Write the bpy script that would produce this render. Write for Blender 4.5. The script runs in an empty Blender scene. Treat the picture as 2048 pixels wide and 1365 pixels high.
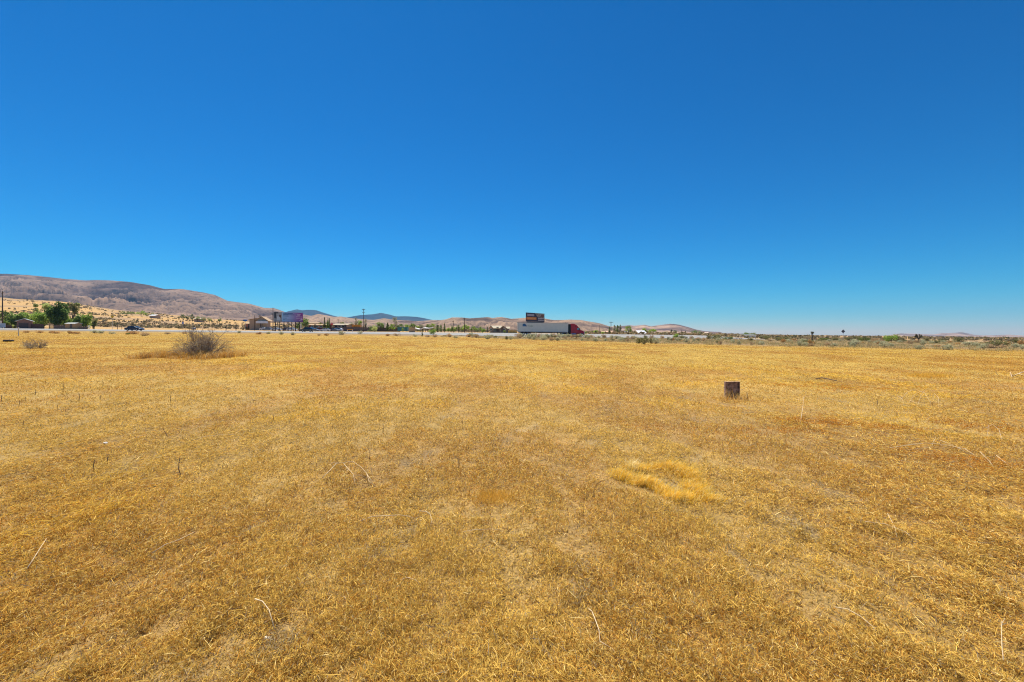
import bpy, bmesh, math, random
import numpy as np
from mathutils import Vector, Matrix

# ------------------------------------------------------------------ camera, sky, sun, exposure
SC = bpy.context.scene
F = 910.22          # focal length in pixels of the 2048 px wide photograph (16 mm lens)
EYE = 1.55          # eye height
H0 = 664.0          # picture row of the level line through the camera
TILT = 0.0107       # the plain falls away to the right
cam = bpy.data.cameras.new('camera')
cam.lens = 16.0; cam.sensor_width = 36.0
cam.shift_y = -(682.5 - H0) / 2048.0
cam.clip_start = 0.05; cam.clip_end = 80000.0
camo = bpy.data.objects.new('camera', cam)
camo.location = (0, 0, EYE); camo.rotation_euler = (math.radians(90), 0, 0)
SC.collection.objects.link(camo); SC.camera = camo

SKY_P = (3.2, 1.45); SKY_K = (.36, .73)
SUN_EL, SUN_AZ = 60.0, -29.0      # azimuth from straight ahead (+Y), negative = left
world = bpy.data.worlds.new('World'); SC.world = world; world.use_nodes = True
wn = world.node_tree.nodes; wl = world.node_tree.links
bg = wn['Background']; bg.inputs['Strength'].default_value = 0.059
sky = wn.new('ShaderNodeTexSky'); sky.sky_type = 'NISHITA'; sky.sun_disc = False
sky.sun_elevation = math.radians(SUN_EL); sky.sun_rotation = math.radians(SUN_AZ)
sky.altitude = 900; sky.air_density = 1.0; sky.dust_density = 0.2; sky.ozone_density = 2.5
# a deep, dry high-desert blue: the red and green of the clear sky fall off faster than its blue
spc = wn.new('ShaderNodeSeparateColor'); cmb = wn.new('ShaderNodeCombineColor'); wl.new(sky.outputs[0], spc.inputs[0])
def _m(op, a, b):
    q = wn.new('ShaderNodeMath'); q.operation = op
    for i, v in enumerate((a, b)):
        if isinstance(v, (int, float)): q.inputs[i].default_value = v
        else: wl.new(v, q.inputs[i])
    return q.outputs[0]
_B = spc.outputs[2]
for ch, pw in ((0, SKY_P[0]), (1, SKY_P[1])):
    wl.new(_m('MULTIPLY', _m('MULTIPLY', _m('POWER', _m('DIVIDE', spc.outputs[ch], _B), pw), _B), SKY_K[ch]), cmb.inputs[ch])
wl.new(_B, cmb.inputs[2]); wl.new(cmb.outputs[0], bg.inputs['Color'])

sd = bpy.data.lights.new('sun', 'SUN'); sd.energy = 4.2; sd.angle = math.radians(0.5); sd.color = (1.0, 0.93, 0.80)
so = bpy.data.objects.new('sun', sd); SC.collection.objects.link(so)
_el, _az = math.radians(SUN_EL), math.radians(SUN_AZ)
SUNDIR = Vector((math.sin(_az) * math.cos(_el), math.cos(_az) * math.cos(_el), math.sin(_el)))
so.rotation_euler = SUNDIR.to_track_quat('Z', 'Y').to_euler()
so.location = SUNDIR * 300
SC.view_settings.view_transform = 'Standard'; SC.view_settings.look = 'None'
SC.view_settings.exposure = 0.87; SC.view_settings.gamma = 1.0
SC.render.engine = 'CYCLES'; SC.cycles.use_denoising = True; SC.cycles.denoiser = 'OPENIMAGEDENOISE'; SC.cycles.denoising_prefilter = 'NONE'; SC.cycles.denoising_input_passes = 'RGB_ALBEDO_NORMAL'; SC.cycles.filter_width = 1.1
SC.cycles.max_bounces = 6; SC.cycles.diffuse_bounces = 2; SC.cycles.glossy_bounces = 2
SC.cycles.transmission_bounces = 3; SC.cycles.volume_bounces = 0; SC.cycles.transparent_max_bounces = 6

# ------------------------------------------------------------------ helpers
R = random.Random(7)
COL = SC.collection

def rng(seed): return np.random.default_rng(seed)

def _hash(ix, iy, seed):
    h = (ix.astype(np.int64) * 374761393 + iy.astype(np.int64) * 668265263 + seed * 974634777) & 0xffffffff
    h = ((h ^ (h >> 13)) * 1274126177) & 0xffffffff
    h = h ^ (h >> 16)
    return (h & 0xffffff) / float(0xffffff)

def vnoise(x, y, seed=0):
    ix = np.floor(x); iy = np.floor(y); fx = x - ix; fy = y - iy
    fx = fx * fx * (3 - 2 * fx); fy = fy * fy * (3 - 2 * fy)
    a = _hash(ix, iy, seed); b = _hash(ix + 1, iy, seed); c = _hash(ix, iy + 1, seed); d = _hash(ix + 1, iy + 1, seed)
    return (a * (1 - fx) + b * fx) * (1 - fy) + (c * (1 - fx) + d * fx) * fy

def fbm(x, y, o=4, seed=0, lac=2.03, gain=0.5):
    s = 0.0; a = 1.0; t = 0.0
    for i in range(o):
        s = s + a * vnoise(x, y, seed + i * 17); t += a; a *= gain
        x = x * lac + 3.7; y = y * lac - 1.9
    return s / t

def ss(a, b, x): t = np.clip((x - a) / (b - a), 0, 1); return t * t * (3 - 2 * t)

# ---- terrain height: a tilted plain, the road corridor, the brown hill on the left, the far valley
PXC = np.array([0, 130, 240, 400, 500, 600, 800, 1000, 1400, 1600, 2048.])
ROWS = {
    172: [657.5, 658.8, 660, 661.6, 662.6, 663.6, 665.2, 666.7, 671.5, 683.5, 689.0],
    200: [656.4, 657.8, 659.1, 660.8, 661.9, 662.9, 664.6, 666.2, 671.2, 679.5, 685.0],
    300: [640, 645, 650, 655.5, 658.5, 660.5, 663, 665.2, 670.5, 675, 679.6],
    500: [613, 620, 631, 644, 651, 656, 661, 664.5, 670, 673.2, 677.8],
    700: [596, 605, 621, 636, 643, 650.5, 659, 664, 669.5, 672.4, 677.0],
    1000: [604, 613, 628, 641, 647, 652, 658, 663.5, 669, 671.8, 676.4],
    2000: [640, 642, 645, 648, 650, 652, 656, 661, 667.5, 671, 675.7],
    6000: [642, 644, 646, 649, 650, 651, 654, 659, 666, 670.4, 675.2],
    16000: [645, 646, 648, 650, 651, 652, 655, 659, 665.7, 670.3, 675.1]}
_py = lambda px, Y: H0 + TILT * (px - 1024) + F * EYE / Y
TY = [100.0, 118.0, 136.0] + sorted(ROWS)
TP = np.concatenate([[-2600, -700], PXC, [2900, 6000]])
TD = []
for Y in TY:
    if Y < 130: TD.append(np.zeros(len(TP)))
    elif Y < 150: TD.append(np.interp(TP, [-700, 600, 800, 1000, 1100], [3.3, 3.3, 2.6, 1.0, .2]))
    else:
        d = _py(PXC, Y) - np.array(ROWS[Y]); TD.append(np.concatenate([[d[0] * .3, d[0]], d, [0, 0]]))
TD = np.array(TD); TLY = np.log(np.array(TY))

def gz(x, y, micro=True):
    x = np.asarray(x, float); y = np.asarray(y, float)
    z = -TILT * x
    Y = np.maximum(y, 1.0); px = np.clip(1024 + F * x / Y, TP[0], TP[-1])
    far = y > 100
    ly = np.clip(np.log(Y), TLY[0], TLY[-1])
    i = np.clip(np.searchsorted(TLY, ly) - 1, 0, len(TLY) - 2); t = (ly - TLY[i]) / (TLY[i + 1] - TLY[i])
    j = np.clip(np.searchsorted(TP, px) - 1, 0, len(TP) - 2); s = (px - TP[j]) / (TP[j + 1] - TP[j])
    d = (TD[i, j] * (1 - s) + TD[i, j + 1] * s) * (1 - t) + (TD[i + 1, j] * (1 - s) + TD[i + 1, j + 1] * s) * t
    z = z + np.where(far, d / F * np.minimum(Y, 16000), 0)
    if micro:
        n1 = (fbm(x * 1.6, y * 1.1, 3, 5) - .5) * .07 + (fbm(x * .25, y * .2, 2, 9) - .5) * .16
        z = z + n1 * np.exp(-((np.maximum(y, 0) / 60.0) ** 2)) * np.where(y < 120, 1, 0)
        n2 = (fbm(x * .02, y * .02, 4, 21) - .5) * 3.0 * ss(230, 420, y) * (1 - ss(1200, 3000, y))
        z = z + n2
    return z

def at(px, py, Y): return Vector(((px - 1024) / F * Y, Y, EYE + (H0 - py) / F * Y))
def ground(px, Y):
    x = (px - 1024) / F * Y
    return Vector((x, Y, float(gz(np.array([x]), np.array([Y]))[0])))
def depth_of(px, py): return F * EYE / (py - (H0 + TILT * (px - 1024)))   # distance of a point of the flat field

# ---- objects
def link(o, parent=None):
    COL.objects.link(o)
    if parent is not None: o.parent = parent
    return o
def tag(o, label=None, cat=None, group=None, kind=None):
    if label: o['label'] = label
    if cat: o['category'] = cat
    if group: o['group'] = group
    if kind: o['kind'] = kind
    return o
def thing(name, label, cat, loc=(0, 0, 0), rz=0.0, group=None):
    o = bpy.data.objects.new(name, None); link(o); o.empty_display_size = .2
    o.location = loc; o.rotation_euler = (0, 0, rz)
    return tag(o, label, cat, group)

class MB:
    """collects shapes of one mesh"""
    def __init__(s): s.v = []; s.f = []; s.c = []; s.m = []
    def add(s, V, Fc, col=None, mi=0):
        b = len(s.v); s.v.extend([tuple(p) for p in V]); s.f.extend([tuple(b + i for i in f) for f in Fc])
        s.m.extend([mi] * len(Fc)); s.c.extend([col or (1, 1, 1)] * len(V)); return s
    def box(s, c, d, rz=0, mi=0, col=None):
        cx, cy, cz = c; dx, dy, dz = [k / 2 for k in d]; cr, sr = math.cos(rz), math.sin(rz); V = []
        for sx, sy, sz in ((-1, -1, -1), (1, -1, -1), (1, 1, -1), (-1, 1, -1), (-1, -1, 1), (1, -1, 1), (1, 1, 1), (-1, 1, 1)):
            X, Y = sx * dx, sy * dy; V.append((cx + X * cr - Y * sr, cy + X * sr + Y * cr, cz + sz * dz))
        return s.add(V, [(3, 2, 1, 0), (4, 5, 6, 7), (0, 1, 5, 4), (1, 2, 6, 5), (2, 3, 7, 6), (3, 0, 4, 7)], col, mi)
    def tube(s, pts, rad, n=6, mi=0, col=None, cap=True):
        pts = [Vector(p) for p in pts]; V = []; Fc = []
        if not hasattr(rad, '__len__'): rad = [rad] * len(pts)
        for i, p in enumerate(pts):
            d = (pts[min(i + 1, len(pts) - 1)] - pts[max(i - 1, 0)]).normalized()
            a = d.cross(Vector((0, 0, 1)) if abs(d.z) < .9 else Vector((1, 0, 0))).normalized(); b = d.cross(a)
            for k in range(n):
                t = 2 * math.pi * k / n; V.append(p + (a * math.cos(t) + b * math.sin(t)) * rad[i])
        for i in range(len(pts) - 1):
            for k in range(n):
                k2 = (k + 1) % n; Fc.append((i * n + k, i * n + k2, (i + 1) * n + k2, (i + 1) * n + k))
        if cap: Fc.append(tuple(range(n - 1, -1, -1))); Fc.append(tuple((len(pts) - 1) * n + k for k in range(n)))
        return s.add(V, Fc, col, mi)
    def prism(s, poly, y0, y1, mi=0, col=None):
        """side outline poly [(x, z)] extruded from y0 to y1"""
        n = len(poly); V = [(x, y0, z) for x, z in poly] + [(x, y1, z) for x, z in poly]
        Fc = [tuple(range(n)), tuple(range(2 * n - 1, n - 1, -1))]
        for i in range(n):
            j = (i + 1) % n; Fc.append((j, i, n + i, n + j))
        return s.add(V, Fc, col, mi)
    def build(s, name, mats, parent=None, bevel=0, smooth=False, cols=False):
        me = bpy.data.meshes.new(name); me.from_pydata(s.v, [], s.f)
        bm = bmesh.new(); bm.from_mesh(me)
        bmesh.ops.recalc_face_normals(bm, faces=bm.faces)
        if bevel:
            es = [e for e in bm.edges if len(e.link_faces) == 2 and e.calc_face_angle(0) > .35]
            bmesh.ops.bevel(bm, geom=es, offset=bevel, segments=2, affect='EDGES', profile=.6, clamp_overlap=True)
        bm.to_mesh(me); bm.free()
        if not isinstance(mats, (list, tuple)): mats = [mats]
        for m in mats: me.materials.append(m)
        if len(mats) > 1 and not bevel: me.polygons.foreach_set('material_index', s.m)
        if cols and not bevel: set_cols(me, np.array(s.c))
        if smooth: me.polygons.foreach_set('use_smooth', [True] * len(me.polygons))
        o = bpy.data.objects.new(name, me); return link(o, parent)

def set_cols(me, c):
    a = me.color_attributes.new('Col', 'FLOAT_COLOR', 'POINT')
    a.data.foreach_set('color', np.concatenate([c, np.ones((len(c), 1))], 1).astype(np.float32).ravel())

def fastmesh(name, V, T, mat, cols=None, smooth=False, uniform=3):
    """V (n,3) floats, T (m,k) indices"""
    me = bpy.data.meshes.new(name); V = np.asarray(V, np.float32); T = np.asarray(T, np.int32); k = T.shape[1]
    me.vertices.add(len(V)); me.vertices.foreach_set('co', V.ravel())
    me.loops.add(T.size); me.loops.foreach_set('vertex_index', T.ravel())
    me.polygons.add(len(T)); me.polygons.foreach_set('loop_start', np.arange(0, T.size, k, dtype=np.int32))
    me.update(calc_edges=True)
    if cols is not None: set_cols(me, cols)
    if smooth: me.polygons.foreach_set('use_smooth', np.ones(len(T), bool))
    for m in (mat if isinstance(mat, (list, tuple)) else [mat]): me.materials.append(m)
    me.validate()
    return me

# ---- materials
MATS = {}
def _nodes(name):
    m = bpy.data.materials.new(name); m.use_nodes = True
    return m, m.node_tree.nodes, m.node_tree.links
def mat(name, col, rough=.7, var=.15, scale=6.0, metal=0.0, spec=.4, coat=0.0):
    """plain surface whose colour wanders a little, with dirt grain"""
    if name in MATS: return MATS[name]
    m, n, l = _nodes(name); b = n['Principled BSDF']
    b.inputs['Roughness'].default_value = rough; b.inputs['Metallic'].default_value = metal
    b.inputs['Specular IOR Level'].default_value = spec; b.inputs['Coat Weight'].default_value = coat
    tc = n.new('ShaderNodeTexCoord'); t = n.new('ShaderNodeTexNoise'); t.inputs['Scale'].default_value = scale; t.inputs['Detail'].default_value = 6
    l.new(tc.outputs['Object'], t.inputs['Vector'])
    r = n.new('ShaderNodeValToRGB'); r.color_ramp.elements[0].position = .3; r.color_ramp.elements[1].position = .7
    r.color_ramp.elements[0].color = (*[c * (1 - var) for c in col], 1); r.color_ramp.elements[1].color = (*[min(1, c * (1 + var)) for c in col], 1)
    l.new(t.outputs['Fac'], r.inputs[0]); l.new(r.outputs[0], b.inputs['Base Color'])
    MATS[name] = m; return m
def leafmat(name, trans=.35, rough=.8, mul=(1, 1, 1)):
    """foliage or straw: colour from the mesh, light also passes through"""
    if name in MATS: return MATS[name]
    m, n, l = _nodes(name); n.remove(n['Principled BSDF']); out = n['Material Output']
    a = n.new('ShaderNodeVertexColor'); a.layer_name = 'Col'
    mx = n.new('ShaderNodeMixRGB'); mx.blend_type = 'MULTIPLY'; mx.inputs[0].default_value = 1; mx.inputs[2].default_value = (*mul, 1)
    l.new(a.outputs[0], mx.inputs[1])
    d = n.new('ShaderNodeBsdfDiffuse'); t = n.new('ShaderNodeBsdfTranslucent'); s = n.new('ShaderNodeMixShader'); s.inputs[0].default_value = trans
    l.new(mx.outputs[0], d.inputs[0]); l.new(mx.outputs[0], t.inputs[0]); l.new(d.outputs[0], s.inputs[1]); l.new(t.outputs[0], s.inputs[2])
    l.new(s.outputs[0], out.inputs['Surface'])
    MATS[name] = m; return m
def glass(name, col=(.03, .05, .06)):
    return mat(name, col, .06, .1, 3, 0, .8)

# colour field of the dry grass: shared by the soil below and by every blade
RUSTY = [(7.0, 7.75, 2.0, .55), (5.4, 7.9, 1.0, .4), (9.0, 7.4, 1.2, .5), (2.5, 7.5, .5, .3), (5.4, 5.6, 1.0, .55), (4.6, 7.0, 1.2, .35), (-4.6, 12.5, 2.2, .8), (9.5, 13.5, 3.0, 1.0)]
def rust_field(x, y):
    o = fbm(x * 1.3 + 5, y * 1.0, 4, 231); r = 0 * x
    for bx, by, rx, ry in RUSTY: r = np.maximum(r, np.exp(-(((x - bx) / rx) ** 2 + ((y - by) / ry) ** 2) ** 1.5))
    return r * ss(.32, .55, o)
def straw_field(x, y):
    """returns weights orange, yellow, bare in 0..1 (mown in lines running away from the camera)"""
    o = fbm(x * .9 + y * .08, y * .35, 4, 31); o2 = fbm(x * .12, y * .16, 3, 37)
    yl = fbm(x * .55, y * .5, 3, 43); yl2 = fbm(x * .10, y * .05, 3, 47)
    br = fbm(x * 2.6, y * 1.1, 4, 53)
    orange = ss(.40, .62, .6 * o + .4 * o2); yellow = ss(.50, .70, .55 * yl + .45 * yl2); bare = .6 * ss(.68, .84, br)
    bare = np.maximum(bare, np.where((y > 3) & (y < 7), np.exp(-(((x - 1.47 - .35 * (4.55 - y)) / .20) ** 2 + ((y - 4.55) / .20) ** 2) ** 2), 0) * 1.3)
    return orange, yellow, bare
C_TAN = np.array([.74, .49, .115]); C_ORA = np.array([.54, .27, .05]); C_YEL = np.array([.84, .54, .08]); C_PALE = np.array([.88, .68, .28]); C_GREY = np.array([.34, .27, .18])

# ------------------------------------------------------------------ setting: ground, road, mountains
def edge_of_field(px): return np.interp(px, [-600, 300, 500, 900, 1000, 1100, 1250, 1500, 1760, 2048, 2600], [124, 126, 128, 120, 100, 90, 75, 62, 58, 52, 50])

def build_ground():
    fa = np.radians(np.linspace(-68, 68, 560)); ba = np.radians(np.linspace(68, 292, 60))[1:-1]
    A = np.concatenate([fa, ba]); nA = len(A)
    rr = [.25]
    while rr[-1] < 9300: rr.append(rr[-1] * 1.0135)
    rr = np.array(rr); nR = len(rr)
    back = 1 - ss(math.radians(75), math.radians(100), np.abs(((A + math.pi) % (2 * math.pi)) - math.pi))
    r = rr[:, None] * np.ones(nA)[None]; lim = 1500 + (9300 - 1500) * back[None]
    r = np.minimum(r, lim * (rr[:, None] / rr[-1]) ** .25)
    x = r * np.sin(A)[None]; y = r * np.cos(A)[None]
    z = gz(x, y)
    V = np.stack([x, y, z], -1).reshape(-1, 3)
    V = np.concatenate([V, [[0, 0, float(gz(np.array([0.]), np.array([0.]))[0])]]])
    i = np.arange(nR - 1)[:, None] * nA; j = np.arange(nA)[None]; j2 = (j + 1) % nA
    T = np.stack([i + j, i + j2, i + nA + j2, i + nA + j], -1).reshape(-1, 4)[:, ::-1]
    # colours of the soil by zone
    X, Y = V[:, 0], V[:, 1]; px = 1024 + F * X / np.maximum(Y, .5)
    o, yl, br = straw_field(X, Y)
    c = C_TAN[None] * (1 - o[:, None] * .75) + C_ORA[None] * o[:, None] * .75
    c = c * (1 - .5 * yl[:, None]) + C_YEL[None] * .5 * yl[:, None]
    soil = np.array([.27, .18, .08])[None]
    near = (1 - ss(5, 28, Y))[:, None]
    c = c * (1 - .8 * near) + soil * .8 * near
    c = c * (1 - .6 * br[:, None]) + np.array([.27, .21, .145])[None] * .6 * br[:, None]
    ed = edge_of_field(px); w = ss(-6, 10, Y - ed + 8 * (fbm(X * .1, Y * .1, 2, 3) - .5))[:, None]
    scr = np.array([.47, .33, .17])[None] * (.75 + .5 * fbm(X * .3, Y * .15, 3, 61))[:, None]
    c = c * (1 - w) + scr * w
    h = ss(172, 230, Y)[:, None]; hn = fbm(X * .03, Y * .02, 4, 71)[:, None]
    hill = np.array([.50, .31, .12])[None] * (1 - ss(.45, .62, hn)) + np.array([.36, .24, .13])[None] * ss(.45, .62, hn)
    c = c * (1 - h) + hill * h
    c = c * (1 - .38 * ss(8, 26, Y) * (1 - ss(140, 190, Y)))[:, None]  # field ground darkened with distance to offset its sunlit brightness
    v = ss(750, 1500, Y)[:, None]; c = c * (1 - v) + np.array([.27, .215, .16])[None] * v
    tri = np.stack([np.full(nA, len(V) - 1), np.arange(nA), (np.arange(nA) + 1) % nA], -1)
    Q = np.concatenate([T, np.stack([tri[:, 0], tri[:, 2], tri[:, 1], tri[:, 1]], -1)[:0]])
    m, n, l = _nodes('dry_soil'); b = n['Principled BSDF']; b.inputs['Roughness'].default_value = .95; b.inputs['Specular IOR Level'].default_value = .1
    a = n.new('ShaderNodeVertexColor'); a.layer_name = 'Col'; tc = n.new('ShaderNodeTexCoord')
    def noi(sc, det):
        t = n.new('ShaderNodeTexNoise'); t.inputs['Scale'].default_value = sc; t.inputs['Detail'].default_value = det; t.inputs['Roughness'].default_value = .65
        l.new(tc.outputs['Object'], t.inputs['Vector']); return t
    t1, t2, t3 = noi(34, 8), noi(3.0, 6), noi(.22, 5)
    cur = a.outputs[0]
    for t, lo, hi in ((t1, .55, 1.35), (t2, .72, 1.22), (t3, .82, 1.16)):
        mr = n.new('ShaderNodeMapRange'); mr.inputs[1].default_value = .3; mr.inputs[2].default_value = .7; mr.inputs[3].default_value = lo; mr.inputs[4].default_value = hi
        l.new(t.outputs['Fac'], mr.inputs[0]); mx = n.new('ShaderNodeVectorMath'); mx.operation = 'MULTIPLY'
        l.new(cur, mx.inputs[0]); l.new(mr.outputs[0], mx.inputs[1]); cur = mx.outputs[0]
    l.new(cur, b.inputs['Base Color'])
    bp = n.new('ShaderNodeBump'); bp.inputs['Strength'].default_value = .6; bp.inputs['Distance'].default_value = .03
    l.new(t1.outputs['Fac'], bp.inputs['Height']); l.new(bp.outputs[0], b.inputs['Normal'])
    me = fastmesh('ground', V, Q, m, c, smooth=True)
    o_ = bpy.data.objects.new('ground', me); link(o_); tag(o_, kind='structure')
build_ground()

ROAD0, ROAD1 = 137.0, 171.0
def road_z(x, y): return float(gz(np.array([x]), np.array([y]), False)[0]) + .10
def build_road():
    xs = np.arange(-420, 421, 6.0); ys = np.linspace(ROAD0, ROAD1, 9); mb = MB()
    asph = mat('sun_bleached_asphalt', (.25, .245, .235), .9, .12, .6)
    V = []; 
    for y in ys:
        for x in xs: V.append((x, y, road_z(x, y)))
    nx = len(xs); Fc = [(j * nx + i, j * nx + i + 1, (j + 1) * nx + i + 1, (j + 1) * nx + i) for j in range(len(ys) - 1) for i in range(nx - 1)]
    b = len(V); V += [(x, ROAD0 - .6, road_z(x, ROAD0) - .5) for x in xs] + [(x, ROAD1 + .6, road_z(x, ROAD1) - .5) for x in xs]
    top = (len(ys) - 1) * nx
    for i in range(nx - 1):
        Fc.append((b + i, b + i + 1, i + 1, i)); Fc.append((top + i, top + i + 1, b + nx + i + 1, b + nx + i))
    mb.add(V, Fc); o = mb.build('road', asph); tag(o, kind='structure')
    wh = mat('white_road_paint', (.75, .75, .72), .7, .1, 2); ye = mat('yellow_road_paint', (.7, .45, .05), .7, .1, 2)
    mb = MB()
    def strip(y, w, dash, mi):
        x = -400.0
        while x < 400:
            L = 3.6 if dash else 6.0
            mb.add([(x, y - w, road_z(x, y - w) + .012), (x + L, y - w, road_z(x + L, y - w) + .012), (x + L, y + w, road_z(x + L, y + w) + .012), (x, y + w, road_z(x, y + w) + .012)], [(0, 1, 2, 3)], mi=mi)
            x += 12.0 if dash else 6.0
    strip(140.5, .1, False, 0); strip(146.5, .09, True, 0); strip(152.6, .1, False, 1); strip(155.6, .1, False, 1); strip(161.4, .09, True, 0); strip(167.4, .1, False, 0)
    o = mb.build('road_markings', [wh, ye]); tag(o, kind='structure')
build_road()

def mountain_mat(name, lo, hi, dark, speck=.006, specks=.5):
    m, n, l = _nodes(name); b = n['Principled BSDF']; b.inputs['Roughness'].default_value = 1; b.inputs['Specular IOR Level'].default_value = 0
    tc = n.new('ShaderNodeTexCoord')
    def noi(sc, det, r=.6):
        t = n.new('ShaderNodeTexNoise'); t.inputs['Scale'].default_value = sc; t.inputs['Detail'].default_value = det; t.inputs['Roughness'].default_value = r
        l.new(tc.outputs['Object'], t.inputs['Vector']); return t
    t1 = noi(.0026, 6); r = n.new('ShaderNodeValToRGB'); r.color_ramp.elements[0].position = .38; r.color_ramp.elements[1].position = .62
    r.color_ramp.elements[0].color = (*lo, 1); r.color_ramp.elements[1].color = (*hi, 1); l.new(t1.outputs['Fac'], r.inputs[0])
    t2 = noi(speck, 4, .85); r2 = n.new('ShaderNodeMapRange'); r2.inputs[1].default_value = .5; r2.inputs[2].default_value = .62; r2.inputs[3].default_value = 0; r2.inputs[4].default_value = specks
    l.new(t2.outputs['Fac'], r2.inputs[0])
    mx = n.new('ShaderNodeMixRGB'); mx.inputs[2].default_value = (*dark, 1); l.new(r2.outputs[0], mx.inputs[0]); l.new(r.outputs[0], mx.inputs[1])
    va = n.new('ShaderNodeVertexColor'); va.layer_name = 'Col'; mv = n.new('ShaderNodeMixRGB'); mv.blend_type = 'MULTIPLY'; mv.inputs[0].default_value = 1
    l.new(mx.outputs[0], mv.inputs[1]); l.new(va.outputs[0], mv.inputs[2]); l.new(mv.outputs[0], b.inputs['Base Color']); MATS[name] = m; return m

def mountain(name, prof, Yf, Yr, Yb, m, rough=.16, seed=1, wave=900.0, ncol=520, nrow=64, foot=652, jag=.6):
    """a range of hills: its skyline (picture column, row) stands at distance Yr, its foot at Yf, its back at Yb"""
    Yf, Yr, Yb, wave = Yf * .6, Yr * .6, Yb * .6, wave * .6
    P = np.array(prof, float); px = np.linspace(P[0, 0], P[-1, 0], ncol)
    sky_py = np.interp(px, P[:, 0], P[:, 1]); k = np.ones(5) / 5
    sky_py = np.convolve(np.pad(sky_py, 2, 'edge'), k, 'valid')
    u = (px - 1024) / F
    t = np.linspace(0, 1.35, nrow)
    Y = np.where(t[:, None] <= 1, Yf + (Yr - Yf) * t[:, None], Yr + (Yb - Yr) * (t[:, None] - 1) / .35) * np.ones(ncol)[None]
    X = u[None] * Y
    base = gz(u * Yf, np.full(ncol, Yf), False) - 12
    top = EYE + (H0 - sky_py) / F * Yr
    H = np.maximum(top - base, 4.0)
    s = np.where(t[:, None] <= 1, (t[:, None]) ** .98, 1 - ((t[:, None] - 1) / .35) ** 1.5 * 1.05)
    Z = base[None] + H[None] * s
    rd = 0; a = 1.0; f = 1.0 / wave; tot = 0
    wx = X + (fbm(X / wave * .7, Y / wave * .7, 3, seed + 80) - .5) * wave * 1.3
    for i in range(6):
        nn = 1 - np.abs(2 * vnoise(wx * f + i * 7.1, Y * f * .8 + i * 3.3, seed + i * 13) - 1); rd = rd + a * nn; tot += a; a *= .56; f *= 2.05
    rd = rd / tot; rd = (rd - .35) / .5; rd = np.clip(rd, -.1, 1)
    env = np.clip(t[:, None] * 2.2, 0, 1) * np.where(t[:, None] <= 1, np.clip((1 - t[:, None]) * 3.2 + .02, 0, 1), .05)
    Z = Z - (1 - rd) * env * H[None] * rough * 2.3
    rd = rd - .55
    Z = Z + np.where(np.abs(t[:, None] - 1) < .02, 0, 0)
    V = np.stack([X, Y, Z], -1).reshape(-1, 3)
    i = np.arange(nrow - 1)[:, None] * ncol; j = np.arange(ncol - 1)[None]
    T = np.stack([i + j, i + j + 1, i + ncol + j + 1, i + ncol + j], -1).reshape(-1, 4)
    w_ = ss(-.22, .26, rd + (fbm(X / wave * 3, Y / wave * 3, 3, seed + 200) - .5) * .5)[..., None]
    C = (np.array([.60, .56, .58]) * (1 - w_) + np.array([1.42, 1.34, 1.22]) * w_).reshape(-1, 3)  # scrub darkens the gullies; shade and sunlit folds are painted in too
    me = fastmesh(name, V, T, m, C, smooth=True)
    o = bpy.data.objects.new(name, me); link(o); tag(o, kind='structure'); return o

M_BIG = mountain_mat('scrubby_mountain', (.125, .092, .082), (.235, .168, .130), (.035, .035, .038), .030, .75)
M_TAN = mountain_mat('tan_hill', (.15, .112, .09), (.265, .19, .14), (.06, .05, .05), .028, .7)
M_FAR = mountain_mat('haze_blue_forest_mountain', (.020, .036, .055), (.034, .05, .07), (.014, .026, .04), .004, .5)  # forest whose blue base colour stands in for distance haze
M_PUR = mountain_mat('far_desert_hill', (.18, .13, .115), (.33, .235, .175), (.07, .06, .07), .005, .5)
mountain('mountains_far', [(560, 645), (569, 626), (576, 623), (594, 619), (604, 621), (616, 620), (632, 620.5), (645, 625), (670, 632.5), (689, 635.7), (700, 634), (720, 630.5), (747, 628.7), (762, 626), (779, 629.4), (791, 633), (813, 632.8), (833, 634), (850, 637), (863, 640), (885, 645)],
         11000, 13500, 14600, M_FAR, .10, 11, 1500, 420, 40)
mountain('mountains', [(-500, 556), (-300, 552), (-150, 549), (0, 546.5), (53, 549.5), (99, 554), (132, 558), (171, 561), (198, 560), (257, 563), (301, 570), (329, 577.6), (361, 578), (405, 584.6), (430, 590), (456, 602), (499, 607.5), (529, 616), (548, 616.4), (556, 619), (569, 624), (585, 632), (600, 640), (618, 648), (640, 655)],
         2600, 6200, 7600, M_BIG, .20, 3, 700, 900, 150)
mountain('hills_tan', [(570, 655), (590, 640), (607, 629), (622, 632), (636, 628), (651, 630.6), (668, 634), (683, 633), (696, 635.5), (734, 639), (747, 640), (768, 636.5), (788, 640), (816, 641), (836, 642.4), (870, 640), (885, 640.5), (905, 641), (930, 646), (960, 652)],
         2700, 5200, 6000, M_TAN, .20, 5, 360, 420, 56)
mountain('hills_rolling', [(820, 652), (850, 645), (870, 641.5), (891, 639), (904, 635), (925, 635), (939, 636.6), (959, 635), (976, 634), (985, 636), (1003, 634), (1023, 637.7), (1051, 635.5), (1089, 636.8), (1106, 640), (1125, 640), (1141, 639.4), (1163, 640.4), (1182, 643.8), (1201, 647), (1214, 651.4), (1228, 656), (1240, 662)],
         1900, 3900, 4700, M_TAN, .22, 7, 300, 520, 64)
mountain('hills_purple', [(1190, 662), (1205, 657), (1220, 653.5), (1235, 653), (1259, 650.8), (1270, 652), (1289, 649.7), (1302, 653), (1317, 650.8), (1340, 647.8), (1358, 649.4), (1378, 655), (1393, 659.6), (1412, 663), (1440, 664.4), (1447, 667), (1459, 667), (1468, 669), (1480, 672)],
         4200, 6400, 7400, M_PUR, .15, 9, 500, 420, 48)
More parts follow.
